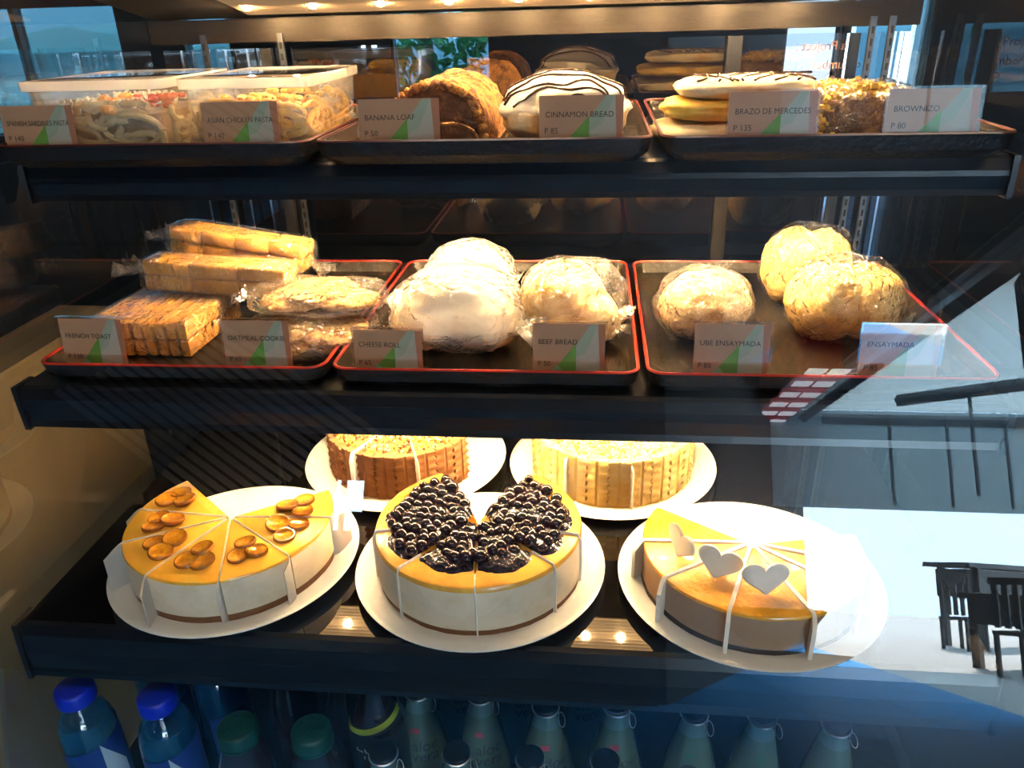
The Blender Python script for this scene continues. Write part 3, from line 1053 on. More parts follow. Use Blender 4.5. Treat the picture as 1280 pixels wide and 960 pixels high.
for i, (fl, fa, lab) in enumerate(((0.016, 45, 'cream divider with square flap on the heart cake, pointing at the blueberry cake'), (0.022, 40, 'cream divider with broad flap at the front corner of the heart cake'),
                                   (0.012, 10, 'cream divider hanging straight down the front of the heart cake'), (0.016, -30, 'cream divider right of the front heart on the heart cake'),
                                   (0.012, -40, 'cream divider of the heart cake inside the bright reflection, nearer the glass'), (0.012, -40, 'cream divider of the heart cake inside the bright reflection, nearer the gap'))):
    sheet('divider_paper', CC, cutsC[i + 1], 0.008, RC - 0.002, fl, fa, CZ, CZ + 0.0535, 0.0042, 'paper', lab, gC)


# two ruffled cakes at the back
def ruffled(c, R, H, cuts, skip, names, frost, crumbs, seed, gname, nm, amp):
    rnd = random.Random(seed)
    for i in range(len(cuts) - 1):
        if i in skip:
            continue
        a0, a1 = cuts[i], cuts[i + 1]
        p = base_of(c, a0, a1, R)
        t = thing(nm, names[i], 'cake slice', (p[0], p[1], CZ), group=gname)
        b = MB()
        wedge(b, a0, a1, R - 0.006, 0, H - 0.004, gap=0.0012, bev=0.0005)
        shift(b, c, p).build('sponge', 'sponge', t, smooth=35)
        b = MB()
        wedge(b, a0, a1, R - 0.005, H - 0.004, H, gap=0.0011, bev=0.002)
        shift(b, c, p).build('frosting_top', frost, t, smooth=35)
        n = max(2, round((a1 - a0) / 13.5))
        for k in range(n):
            ac = rad(a0 + (a1 - a0) * (k + 0.5) / n)
            hw = R * rad((a1 - a0) / n) * 0.52
            b = MB()
            rings = []
            NV = 26
            ph = rnd.uniform(0, 6)
            for v in range(NV + 1):
                z = H * 1.03 * v / NV
                ring = []
                for u in (-1, -0.78, -0.5, -0.16, -0.07, 0.07, 0.16, 0.5, 0.78, 1):
                    e = abs(u)
                    wv = math.sin(v * 1.45 + ph + (0.9 if u > 0 else 0)) * e ** 1.5
                    o_ = 0.0035 + 0.0022 * (1 - e) + amp * wv - (0.0022 if e < 0.1 else 0)
                    tt = u * hw * (1.0 + 0.13 * math.sin(v * 1.45 + ph + 1.2 + (0.9 if u > 0 else 0)) * e)
                    ring.append(((R + o_) * math.cos(ac) - tt * math.sin(ac), (R + o_) * math.sin(ac) + tt * math.cos(ac), z))
                for u in (0.85, -0.85):
                    tt = u * hw
                    ring.append(((R - 0.008) * math.cos(ac) - tt * math.sin(ac), (R - 0.008) * math.sin(ac) + tt * math.cos(ac), z))
                rings.append(ring)
            b.loft(rings)
            shift(b, c, p).build('frosting_ruffle', frost, t, smooth=60)
        b = MB()
        for k in range(190):
            a = rad(rnd.uniform(a0 + 2, a1 - 2))
            rr = R * math.sqrt(rnd.uniform(0.05, 1.0)) - 0.003
            s = rnd.uniform(0.0018, 0.0046)
            q = Matrix.Rotation(rnd.uniform(0, 6), 3, Vector((rnd.gauss(0, 1), rnd.gauss(0, 1), rnd.gauss(0, 1))).normalized())
            b.box((rr * math.cos(a), rr * math.sin(a), H + s * 0.4 + rnd.uniform(0, 0.004)), (s, s * 0.7, s * rnd.uniform(0.4, 1.4)), rnd.choice(crumbs), q)
        stuff(shift(b, c, p).build('crumb_topping', ['crumb_y', 'crumb_w', 'crumb_b'], t))


cutsD = [66, 111, 156, 201, 246, 291, 336]
ruffled(CD, 0.106, 0.066, cutsD, (), ['brown ruffled cake slice at the back beside the gap', 'brown ruffled cake slice at the back on the wall side', 'brown ruffled cake slice on the wall side above the citrus cake',
                                       'brown ruffled cake slice in shade left of the thick white divider', 'brown ruffled cake slice at front between the two white dividers', 'brown ruffled cake slice brightly lit, right of the thin divider'],
        'mocha', [0, 0, 1, 2], 3, 'slices of the brown ruffled cake', 'ruffled_cake_slice', 0.0026)
cutsE = [102, 147, 192, 237, 281, 326, 371, 416]
ruffled(CE, 0.110, 0.070, cutsE, (), ['yellow ruffled cake slice at the back nearest the rear doors', 'yellow ruffled cake slice at the back toward the brown cake', 'yellow ruffled cake slice on the side facing the brown cake',
                                       'yellow ruffled cake slice at front left of the thin divider', 'yellow ruffled cake slice at front right of the thin divider', 'yellow ruffled cake slice on the side away from the brown cake',
                                       'yellow ruffled cake slice at the back ending the ring'],
        'yellow_frost', [0, 1, 1], 9, 'slices of the yellow ruffled cake', 'ruffled_cake_slice', 0.0022)
for c_, ang, th_, lab in ((CD, 246, 0.005, 'thick white divider in the brown ruffled cake'), (CD, 291, 0.002, 'thin white divider in the brown ruffled cake'),
                          (CE, 237, 0.004, 'white divider in the yellow ruffled cake on the brown cake side'), (CE, 281, 0.0014, 'thin white divider at the front of the yellow ruffled cake')):
    sheet('divider_paper', c_, ang, 0.02, 0.114, 0.008, 20, CZ, CZ + 0.070, th_, 'paper', lab, 'dividers of the ruffled cakes')

# ------------------------------------------------------------------ breads on the middle shelf
TZ = 1.0287
M['toast'] = mat('toasted_bread', (0.62, 0.27, 0.03), 0.6, bump=(120, 0.35, 0.0015), var=((0.46, 0.17, 0.015), 35, 0.45, 0.7))
M['cookie'] = mat('oatmeal_cookie', (0.66, 0.36, 0.10), 0.8, bump=(160, 0.9, 0.004), var=((0.34, 0.14, 0.03), 75, 0.5, 0.62))
M['cheese_bread'] = mat('pale_cheese_roll', (0.84, 0.68, 0.44), 0.65, bump=(90, 0.3, 0.003), var=((0.80, 0.52, 0.22), 22, 0.5, 0.75))
M['beef_bread'] = mat('golden_bread', (0.82, 0.58, 0.24), 0.55, bump=(60, 0.5, 0.004), var=((0.60, 0.27, 0.04), 26, 0.44, 0.66))
M['ube_bread'] = mat('ube_ensaymada_bread', (0.80, 0.60, 0.32), 0.6, bump=(80, 0.9, 0.006), var=((0.50, 0.27, 0.08), 32, 0.44, 0.66))
M['ens_bread'] = mat('buttery_ensaymada_bread', (0.80, 0.54, 0.17), 0.55, bump=(70, 0.9, 0.006), var=((0.64, 0.34, 0.07), 30, 0.45, 0.68))


def film_blob(b, c, r, p=2.6, seed=1.0, amp=0.05, flat=None, nu=72, nv=44, ridge=0.035):
    def fn(d):
        k = (abs(d.x) ** p + abs(d.y) ** p + abs(d.z) ** p) ** (-1.0 / p)
        n = noise.noise(d * 2.2 + Vector((seed, 0, 0)))
        w = abs(noise.noise(d * 3.6 + Vector((0, seed, 0)))) + 0.6 * abs(noise.noise(d * 8.0 + Vector((seed, seed, 0))))
        return k * (1 + amp * n + ridge * (0.35 - w))
    b.blob(c, r, nu, nv, fn, 0, flat)


def tail(b, p0, d, L, w, seed=0):
    """a gathered fan of film sticking out of a bag"""
    p0, d = Vector(p0), Vector(d).normalized()
    side = d.cross(Vector((0, 0, 1))).normalized()
    upv = side.cross(d)
    rings = []
    for i in range(7):
        k = i / 6
        ring = []
        ww = w * (0.35 + 0.9 * k)
        for j in range(12):
            u = j / 11 - 0.5
            zz = 0.22 * ww * math.sin(j * 2.1 + seed + k) * (0.5 + k) + 0.2 * ww * noise.noise((u * 6, k * 3, seed))
            ring.append(p0 + d * (L * k * (1 + 0.25 * noise.noise((u * 5, seed, 0)))) + side * (u * 2 * ww) + upv * zz)
        rings.append(ring)
    b.loft(rings, 0, False, False, False)


def stick_mesh(w, d, h):
    b = MB()
    prof = rrect(w, h, min(w, h) * 0.22, 3)
    b.loft([[(x * q, y, z * q) for x, z in prof] for y, q in ((-d / 2, 0.9), (-d / 2 + 0.002, 1), (d / 2 - 0.002, 1), (d / 2, 0.9))])
    return b.mesh('toast_slice', 'toast', smooth=50)


def toast_pack(label, loc, rot, n, size, ax, wrap, tails):
    w, d, h = size
    t = thing('toast_pack', label, 'toast', loc, group='bagged toast packs')
    t.rotation_euler = rot
    if ax == 'x':
        me = stick_mesh(w / n - 0.0034, d, h / 2 - 0.0008)
        for k in range(n):
            for l in range(2):
                inst('toast_slice', me, t, (-w / 2 + w * (k + 0.5) / n, random.uniform(-0.001, 0.001), h * (0.25 + 0.5 * l)), (0, rad(random.uniform(-2, 2)), 0))
    else:
        me = stick_mesh(d - 0.001, w / n - 0.0015, h / 2 - 0.0008)
        for k in range(n):
            for l in range(2):
                inst('toast_slice', me, t, (-w / 2 + w * (k + 0.5) / n, random.uniform(-0.0015, 0.0015), h * (0.25 + 0.5 * l)), (0, 0, rad(90 + random.uniform(-1.5, 1.5))))
    b = MB()
    film_blob(b, (0, 0, h / 2), (w / 2 + 0.007, d / 2 + 0.004, h / 2 + 0.003), p=7, seed=wrap, amp=0.03, nu=96, nv=48, ridge=0.045)
    for q in tails:
        tail(b, *q)
    b.build('plastic_wrap', 'film', t, smooth='all')


toast_pack('large bagged block of toast slices lying lowest on the tray', (-0.420, 0.145, TZ), (0, 0, rad(-1)), 9, (0.128, 0.140, 0.043), 'x', 1.3,
           [((-0.066, -0.02, 0.02), (-1, 0.1, 0.1), 0.018, 0.035, 1)])
toast_pack('bagged toast pack lying across the lowest block, second in the pile', (-0.363, 0.190, TZ + 0.0450), (0, rad(3.0), rad(-2)), 3, (0.190, 0.046, 0.040), 'y', 4.1,
           [((-0.097, 0, 0.02), (-1, 0, 0.2), 0.035, 0.030, 2), ((0.097, 0, 0.014), (1, -0.2, -0.1), 0.022, 0.016, 3)])
toast_pack('topmost bagged toast pack, tilted on the pile near the rear doors', (-0.357, 0.248, TZ + 0.0690), (0, rad(7.5), rad(-4)), 4, (0.185, 0.046, 0.037), 'y', 7.7,
           [((-0.095, 0, 0.015), (-1, 0, 0.2), 0.030, 0.022, 4), ((0.095, 0, 0.012), (1, -0.1, -0.3), 0.030, 0.016, 5)])

cbm = MB()
cbm.blob((0, 0, 0.0), (0.045, 0.040, 0.0085), 40, 20, lambda d: 1 + 0.10 * fbm(d, 5, 2) + 0.05 * fbm(d, 14, 1))
cookie_me = cbm.mesh('cookie', 'cookie', smooth='all')


def cookie_pack(label, loc, rz, hh, spots, seed, tails):
    t = thing('oatmeal_cookie_pack', label, 'cookies', loc, rz, 'bagged oatmeal cookies')
    for x, y, z, a in spots:
        inst('cookie', cookie_me, t, (x, y, z), (rad(a), rad(a * 0.7), x * 70))
    b = MB()
    film_blob(b, (0, 0, hh / 2), (0.083, 0.050, hh / 2 + 0.002), p=3.4, seed=seed, amp=0.08, flat=-hh / 2, ridge=0.05)
    for q in tails:
        tail(b, *q)
    b.build('plastic_wrap', 'film', t, smooth='all')


cookie_pack('lower bagged pack of oatmeal cookies behind their tag', (-0.222, 0.105, TZ), rad(4), 0.040,
            [(-0.030, 0, 0.0095, 0), (0.034, 0.002, 0.0100, 2), (-0.026, 0.004, 0.0255, 4), (0.030, -0.002, 0.0260, -4)], 2.2, [((0.078, 0, 0.015), (1, -0.1, 0), 0.02, 0.03, 2)])
cookie_pack('upper bagged pack of oatmeal cookies resting on the lower pack', (-0.218, 0.140, TZ + 0.0415), rad(-3), 0.028,
            [(-0.028, 0, 0.0095, -3), (0.034, 0, 0.0105, 3), (0.003, 0.003, 0.0200, 2)], 5.2, [((-0.078, 0, 0.012), (-1, 0, 0.1), 0.026, 0.022, 6), ((0.080, 0, 0.012), (1, 0, 0), 0.02, 0.02, 1)])


def bread_bag(nm, label, loc, rz, rolls, mat_b, shell, film, seed, tails, cat, group, part, p=2.4):
    t = thing(nm, label, cat, loc, rz, group)
    for i, (c_, r_, lob, fl) in enumerate(rolls):
        b = MB()

        def fn(d, lob=lob, i=i):
            n_, a_ = lob
            th = math.atan2(d.y, d.x)
            return 1 + a_ * math.cos(n_ * th + 1.3 * math.sin(d.z * 3) + i) * (0.6 + 0.4 * d.z) + 0.05 * fbm(d, 3.2, seed + i) + 0.018 * fbm(d, 10, seed)
        b.blob(c_, r_, 56, 36, fn, 0, fl)
        b.build(part, mat_b, t, smooth='all')
    b = MB()
    c_, r_, fl = shell
    film_blob(b, c_, tuple(q * 0.955 for q in r_), p=p, seed=seed, amp=0.09, flat=fl, ridge=0.075)
    for q in tails:
        tail(b, *q)
    b.build('plastic_bag', film, t, smooth='all')
    return t


gr = 'bagged cheese rolls'
bread_bag('cheese_roll_bag', 'white-glowing bag of cheese rolls closer to the glass, behind its tag', (-0.045, 0.120, TZ), 0,
          [((-0.036, 0.0, 0.034), (0.040, 0.045, 0.034), (4, 0.05), -0.032), ((0.034, -0.004, 0.034), (0.038, 0.046, 0.034), (5, 0.04), -0.032), ((0.0, 0.006, 0.068), (0.050, 0.040, 0.024), (3, 0.05), None)],
          'cheese_bread', ((0, 0, 0.046), (0.083, 0.058, 0.050), -0.045), 'film_soft', 1.9,
          [((0.070, -0.02, 0.034), (1, -0.25, 0.05), 0.035, 0.034, 2)], 'bread', gr, 'cheese_roll')
bread_bag('cheese_roll_bag', 'white-glowing bag of cheese rolls farther back, peeking over the closer bag', (-0.046, 0.236, TZ), 0,
          [((-0.024, 0, 0.036), (0.034, 0.042, 0.036), (4, 0.05), -0.034), ((0.028, 0, 0.036), (0.032, 0.042, 0.036), (5, 0.04), -0.034), ((0.0, 0.0, 0.072), (0.042, 0.036, 0.022), (3, 0.05), None)],
          'cheese_bread', ((0, 0, 0.046), (0.062, 0.054, 0.052), -0.045), 'film_soft', 6.4, [((0.045, -0.02, 0.06), (1, -0.2, -0.4), 0.02, 0.02, 3)], 'bread', gr, 'cheese_roll')
bread_bag('beef_bread_bag', 'bagged golden beef bread with a loose bag end, right of the cheese rolls', (0.088, 0.158, TZ), rad(-6),
          [((-0.010, 0.004, 0.044), (0.052, 0.052, 0.048), (6, 0.055), -0.043), ((0.030, -0.016, 0.030), (0.030, 0.034, 0.030), (4, 0.06), -0.029), ((-0.006, -0.030, 0.026), (0.030, 0.022, 0.026), (3, 0.06), -0.025)],
          'beef_bread', ((0.0, 0, 0.046), (0.069, 0.058, 0.052), -0.045), 'film', 3.3,
          [((0.048, -0.012, 0.040), (1, -0.45, -0.55), 0.019, 0.026, 5), ((0.040, -0.03, 0.03), (0.8, -0.7, -0.5), 0.026, 0.026, 9)], 'bread', 'bagged beef bread', 'bread')
bread_bag('ube_ensaymada_bag', 'single bagged bread with a peaked bag top behind the ube tag', (0.245, 0.160, TZ), 0,
          [((0, 0, 0.038), (0.054, 0.050, 0.040), (5, 0.03), -0.037), ((0.012, 0.0, 0.060), (0.034, 0.034, 0.022), (4, 0.03), None)],
          'ube_bread', ((0, 0, 0.041), (0.060, 0.054, 0.046), -0.040), 'film', 8.8, [((0.012, -0.004, 0.078), (0.15, -0.3, 1), 0.020, 0.014, 2), ((0.026, -0.03, 0.066), (0.6, -0.8, 0.4), 0.016, 0.012, 7)], 'bread', 'bagged ube bread', 'bread')
gr = 'bagged ensaymada'
bread_bag('ensaymada_bag', 'big bagged ensaymada closer to the glass, right behind its tag', (0.406, 0.165, TZ), 0,
          [((-0.022, 0, 0.044), (0.044, 0.050, 0.046), (4, 0.05), -0.042), ((0.026, 0.002, 0.042), (0.040, 0.048, 0.044), (5, 0.04), -0.041)],
          'ens_bread', ((0, 0, 0.046), (0.068, 0.057, 0.054), -0.045), 'film', 4.7, [((0.054, -0.02, 0.03), (1, -0.4, -0.2), 0.016, 0.022, 3)], 'bread', gr, 'bread')
bread_bag('ensaymada_bag', 'bagged ensaymada farther back, showing over the closer one', (0.388, 0.280, TZ), 0,
          [((-0.016, 0, 0.050), (0.040, 0.044, 0.050), (4, 0.05), -0.048), ((0.020, 0, 0.048), (0.036, 0.042, 0.050), (5, 0.04), -0.047)],
          'ens_bread', ((0.004, 0, 0.052), (0.062, 0.052, 0.058), -0.050), 'film', 9.1, [((0.050, -0.01, 0.06), (1, -0.2, 0), 0.016, 0.022, 6)], 'bread', gr, 'bread')

# ------------------------------------------------------------------ top shelf food
UZ = 1.2517
M['noodle_p'] = mat('pale_noodles', (0.72, 0.52, 0.24), 0.35, coat=0.3, var=((0.52, 0.31, 0.10), 60, 0.45, 0.7))
M['noodle_y'] = mat('yellow_noodles', (0.84, 0.46, 0.03), 0.35, coat=0.3, var=((0.64, 0.30, 0.012), 60, 0.45, 0.7))
M['noodle_shade'] = mat('shaded_noodle_base', (0.30, 0.16, 0.035), 0.3, coat=0.4, var=((0.16, 0.07, 0.015), 70, 0.4, 0.7))  # filler block darkened for the shade between noodle strands
M['cheese'] = mat('grated_cheese', (0.85, 0.82, 0.76), 0.6)
M['tomato'] = mat('tomato_pieces', (0.70, 0.07, 0.015), 0.25, coat=0.4)
M['carrot'] = mat('orange_vegetable', (0.80, 0.30, 0.02), 0.35)
M['herb'] = mat('dark_herbs', (0.06, 0.09, 0.02), 0.7)


def tub(label, x0, x1, y0, y1, z0, z1, noodle, seed, toppings):
    w, d, h = x1 - x0, y1 - y0, z1 - z0
    rnd = random.Random(seed)
    t = thing('pasta_tub', label, 'food tub', ((x0 + x1) / 2, (y0 + y1) / 2, z0), group='clear pasta tubs')
    tp = 0.006
    b = MB()
    b.loft([[(x, y, z) for x, y in rrect(w - tp * 2 * (1 - k), d - tp * 2 * (1 - k), 0.010)] for z, k in ((0.0008, 0), (h * 0.5, 0.5), (h - 0.008, 1.0))] +
           [[(x, y, h - 0.008) for x, y in rrect(w - 0.003, d - 0.003, 0.009)]] +
           [[(x, y, z) for x, y in rrect(w - 0.003 - tp * 2 * (1 - k), d - 0.003 - tp * 2 * (1 - k), 0.009)] for z, k in ((h * 0.5, 0.5), (0.0022, 0))])
    b.build('tub_body', 'tub', t, smooth=50)
    b = MB()
    b.loft([[(x, y, z) for x, y in rrect(w + a, d + a, 0.011)] for z, a in ((h - 0.009, 0.006), (h - 0.002, 0.008), (h, 0.005))])
    b.build('lid', 'tub', t, smooth=50)
    b = MB()
    oo, ii = rrect(w + 0.009, d + 0.009, 0.011), rrect(w - 0.002, d - 0.002, 0.009)
    b.loft([[(x, y, h - 0.0095) for x, y in oo], [(x, y, h + 0.0005) for x, y in oo], [(x, y, h + 0.0005) for x, y in ii], [(x, y, h - 0.0095) for x, y in ii], [(x, y, h - 0.0095) for x, y in oo]], 0, True, False, False)
    b.build('lid_rim', 'tub_lid', t, smooth=50)
    b = MB()
    fill = h * 0.70
    b.loft([[(x, y, z) for x, y in rrect(w - 0.028, d - 0.028, 0.012)] for z in (0.003, fill * 0.8)], 1)
    n = 40
    for k in range(n):
        on_front = k % 3
        R = rnd.uniform(0.010, 0.026)
        a0 = rnd.uniform(0, 6.28)
        sw = rnd.uniform(2.2, 5.2)
        if on_front == 0:
            cx, cy, cz = rnd.uniform(-w / 2 + 0.03, w / 2 - 0.03), -d / 2 + 0.0105 + rnd.uniform(0, 0.003), rnd.uniform(0.014, fill - 0.008)
            pts = [(max(-w / 2 + 0.011, min(w / 2 - 0.011, cx + R * math.cos(a0 + sw * i / 14) * 1.3)), cy + 0.002 * math.sin(i), max(0.005, min(fill, cz + R * 0.7 * math.sin(a0 + sw * i / 14)))) for i in range(15)]
        elif on_front == 1:
            cx, cy, cz = rnd.uniform(-w / 2 + 0.03, w / 2 - 0.03), rnd.uniform(-d / 2 + 0.03, d / 2 - 0.03), fill * 0.8 + rnd.uniform(0, 0.008)
            pts = [(max(-w / 2 + 0.011, min(w / 2 - 0.011, cx + R * math.cos(a0 + sw * i / 14))), max(-d / 2 + 0.011, min(d / 2 - 0.011, cy + R * math.sin(a0 + sw * i / 14))), cz + 0.004 * math.sin(i * 0.9)) for i in range(15)]
        else:
            cx, cy, cz = w / 2 - 0.0105 - rnd.uniform(0, 0.002), rnd.uniform(-d / 2 + 0.03, d / 2 - 0.03), rnd.uniform(0.014, fill - 0.008)
            pts = [(cx, max(-d / 2 + 0.011, min(d / 2 - 0.011, cy + R * math.cos(a0 + sw * i / 14) * 1.3)), max(0.005, min(fill, cz + R * 0.7 * math.sin(a0 + sw * i / 14)))) for i in range(15)]
        b.tube(pts, 0.0038, 6)
    stuff(b.build('noodles', [noodle, 'noodle_shade'], t, smooth=60))
    for nm, m, n, (sx0, sx1), (sy0, sy1), s in toppings:
        b = MB()
        for k in range(n):
            q = Matrix.Rotation(rnd.uniform(0, 6), 3, Vector((rnd.gauss(0, 1), rnd.gauss(0, 1), rnd.gauss(0, 1))).normalized())
            ss = s * rnd.uniform(0.6, 1.2)
            cc = (w * rnd.uniform(sx0, sx1), d * rnd.uniform(sy0, sy1), fill * 0.86 + rnd.uniform(0.001, 0.012))
            if s > 0.008:
                b.blob(cc, (ss * 0.55, ss * 0.5, ss * 0.36), 12, 8, lambda dd, k=k: 1 + 0.2 * fbm(dd, 2.0, k))
            else:
                b.box(cc, (ss, ss * 0.8, ss * 0.55), 0, q)
        stuff(b.build(nm, m, t))
    return t


tub('clear tub of pale pasta topped with grated cheese and tomato, beside the wall-side pane', -0.508, -0.353, 0.112, 0.285, UZ, 1.3345, 'noodle_p', 4,
    [('grated_cheese', 'cheese', 260, (-0.30, 0.30), (-0.44, 0.30), 0.0042), ('tomato', 'tomato', 26, (0.16, 0.42), (-0.44, 0.1), 0.011), ('carrot', 'carrot', 6, (-0.02, 0.16), (-0.44, -0.2), 0.021),
     ('herbs', 'herb', 60, (-0.42, 0.42), (-0.44, 0.4), 0.0035)])
tub('clear tub of yellow chicken pasta next to the banana loaf', -0.328, -0.190, 0.112, 0.300, UZ, 1.3335, 'noodle_y', 8,
    [('egg', 'noodle_y', 30, (-0.40, 0.42), (-0.44, 0.3), 0.012), ('herbs', 'herb', 40, (-0.42, 0.42), (-0.44, 0.4), 0.0032)])

# banana loaf with a rough crust, front piece cut
M['banana_crust'] = mat('banana_loaf_crust', (0.50, 0.22, 0.045), 0.8, bump=(110, 1.0, 0.006), var=((0.15, 0.055, 0.018), 95, 0.44, 0.6))
M['banana_crumb'] = mat('banana_loaf_crumb', (0.10, 0.042, 0.016), 0.9, bump=(170, 1.0, 0.004), var=((0.22, 0.10, 0.035), 110, 0.5, 0.68))
t = thing('banana_loaf', 'brown banana loaf with rough golden crust and dark cut face', 'cake', (-0.066, 0.165, UZ))


def dome(w, h, k, sq=2.6, n=40):
    pts = []
    for i in range(n + 1):
        a = PI * i / n
        ca, sa = math.cos(a), math.sin(a)
        x = math.copysign(abs(ca) ** (2 / sq), ca) * w / 2
        z = sa ** (2 / sq) * h
        pts.append((x, z))
    return [(x * k, z * (0.5 + 0.5 * k)) for x, z in pts]


b = MB()
rings = []
for j in range(25):
    y = -0.012 + 0.175 * j / 24
    ring = []
    for x, z in dome(0.128, 0.070, 1.0):
        sk = 1.0 - 0.30 * max(0, -x / 0.060) ** 1.5
        zz = z * sk * (1.0 + 0.05 * math.sin(j * 0.4))
        nn = 0.0045 * fbm((x, y, zz), 55, 3) if zz > 0.004 else 0
        ring.append((x * (1 + nn * 8), y + nn * (1 if j else 0.2), max(0, zz + nn)))
    rings.append(ring)
b.loft(rings)
b.build('crust', 'banana_crust', t, smooth=50)
b = MB()
ring = []
for x, z in dome(0.110, 0.066, 1.0):
    sk = 1.0 - 0.30 * max(0, -x / 0.060) ** 1.5
    ring.append((x, -0.0145, 0.001 + z * sk))
b.loft([ring, [(x, -0.011, z) for x, y, z in ring]])
b.build('cut_face', 'banana_crumb', t)
b = MB()
b.loft([[(x, y + 0.0015 * noise.noise((x * 80, z * 80, y * 50)), z) for x, z in [(q[0] + 0.018, 0.002 + q[1] * 0.42) for q in dome(0.072, 0.064, 1.0)]] for y in (-0.034, -0.0295, -0.025, -0.020)])
b.build('cut_slice', 'banana_crumb', t, smooth=40)
b = MB()
b.tube([(0.018 + q[0] * 1.005, -0.0325, 0.0035 + q[1] * 0.425) for q in dome(0.072, 0.064, 1.0)], 0.0016, 6)
b.build('slice_crust', 'banana_crust', t, smooth=True)
b = MB()
for k in range(26):
    x, z = dome(0.120, 0.070, 1.0, n=25)[k]
    sk = 1.0 - 0.30 * max(0, -x / 0.060) ** 1.5
    b.blob((x * 0.96, -0.0135 + random.uniform(-0.003, 0.001), max(0.004, z * sk - 0.001)), (0.0058, 0.0048, 0.0052), 10, 8, lambda d, k=k: 1 + 0.25 * fbm(d, 2.2, k))
b.build('crust_edge', 'banana_crust', t, smooth='all')

# iced cinnamon bun
M['bun'] = mat('cinnamon_bun_bread', (0.78, 0.50, 0.20), 0.6, bump=(70, 0.4, 0.003), var=((0.84, 0.70, 0.46), 30, 0.42, 0.62))
M['icing'] = mat('white_icing', (0.86, 0.78, 0.64), 0.4, coat=0.2, bump=(60, 0.3, 0.003))
M['choc'] = mat('chocolate_drizzle', (0.045, 0.016, 0.008), 0.22, coat=0.4)
t = thing('cinnamon_bun', 'white-iced cinnamon bun with dark chocolate drizzle behind its tag', 'bun', (0.078, 0.190, UZ))


def bunf(d):
    return 1 + 0.045 * fbm(d, 2.5, 5) + 0.02 * math.sin(d.z * 14)


br = (0.071, 0.075, 0.042)
b = MB()
b.blob((0, 0, 0.034), br, 64, 40, bunf, 0, -0.033)
b.build('bread', 'bun', t, smooth='all')
b = MB()
vs, fs = [], []
NU, NVV = 72, 16
for j in range(NVV + 1):
    for i in range(NU):
        th = 2 * PI * i / NU
        lo = 0.02 + 0.32 * noise.noise((math.cos(th) * 1.8, math.sin(th) * 1.8, 3.0))
        ph = lo + (PI / 2 - lo) * j / NVV
        d = Vector((math.cos(ph) * math.cos(th), math.cos(ph) * math.sin(th), math.sin(ph)))
        k = bunf(d) * (1.035 if j else 0.99)
        vs.append((d.x * br[0] * k, d.y * br[1] * k, 0.034 + d.z * br[2] * k))
for j in range(NVV):
    for i in range(NU):
        k = (i + 1) % NU
        fs.append((j * NU + i, j * NU + k, (j + 1) * NU + k, (j + 1) * NU + i))
b.add(vs, fs)
b.build('icing', 'icing', t, smooth='all')


def drizzle_on(b, x0, x1, yy, fn_r, c, r, th=0.0016, wig=0.1, seed=0):
    pts = []
    for i in range(40):
        u = x0 + (x1 - x0) * i / 39
        v = yy + wig * noise.noise((u * 2.2, seed, 0)) + 0.03 * math.sin(i * 0.5)
        q = u * u + v * v
        if q > 0.97:
            continue
        d = Vector((u, v, math.sqrt(1 - q)))
        k = fn_r(d) * 1.05
        pts.append((c[0] + d.x * r[0] * k, c[1] + d.y * r[1] * k, c[2] + d.z * r[2] * k))
    if len(pts) > 3:
        b.tube(pts, lambda k: th * (0.7 + 0.5 * abs(math.sin(k * 9 + seed))), 6)


b = MB()
for k, yy in enumerate((-0.90, -0.72, -0.54, -0.30, -0.06, 0.20, 0.48)):
    drizzle_on(b, -0.95, 0.95, yy, bunf, (0, 0, 0.034), br, 0.0014, 0.20, k * 2.3)
b.build('chocolate_drizzle', 'choc', t, smooth='all')

# yellow roll cake in slabs
M['custard'] = mat('yellow_custard_roll', (0.88, 0.58, 0.10), 0.5, bump=(60, 0.4, 0.003), var=((0.80, 0.40, 0.05), 40, 0.45, 0.7))
M['meringue'] = mat('toasted_meringue', (0.86, 0.70, 0.42), 0.5, bump=(60, 0.3, 0.003), var=((0.62, 0.34, 0.10), 24, 0.5, 0.7))
t = thing('meringue_roll', 'yellow layered meringue roll with toasted drizzled top, at the end of the iced breads', 'cake', (0.262, 0.185, UZ))
for k, (zz, hw, hd, hh, dx, m) in enumerate(((0.0135, 0.084, 0.052, 0.0135, -0.002, 'meringue'), (0.0375, 0.078, 0.050, 0.0130, 0.002, 'custard'), (0.0580, 0.070, 0.047, 0.0120, 0.008, 'meringue'))):
    b = MB()

    def fn(d, k=k):
        q = (abs(d.x) ** 4 + abs(d.y) ** 4 + abs(d.z) ** 2.4) ** (-1 / 3.4)
        return q * (1 + 0.05 * fbm(d, 3, k + 4) + 0.02 * fbm(d, 9, k))
    b.blob((dx, 0, zz), (hw, hd, hh), 64, 28, fn)
    b.build('meringue_layer' if m == 'meringue' else 'custard_layer', m, t, smooth='all')
b = MB()
for k in range(9):
    x = -0.045 + 0.0135 * k
    b.tube([(x + 0.010 * math.sin(i * 0.7 + k) + 0.0016 * i, -0.042 + 0.0085 * i, 0.0702 - 0.0030 * (abs(i - 5) / 5) ** 2) for i in range(11)], lambda q: 0.0013, 6)
b.build('chocolate_drizzle', 'choc', t, smooth='all')

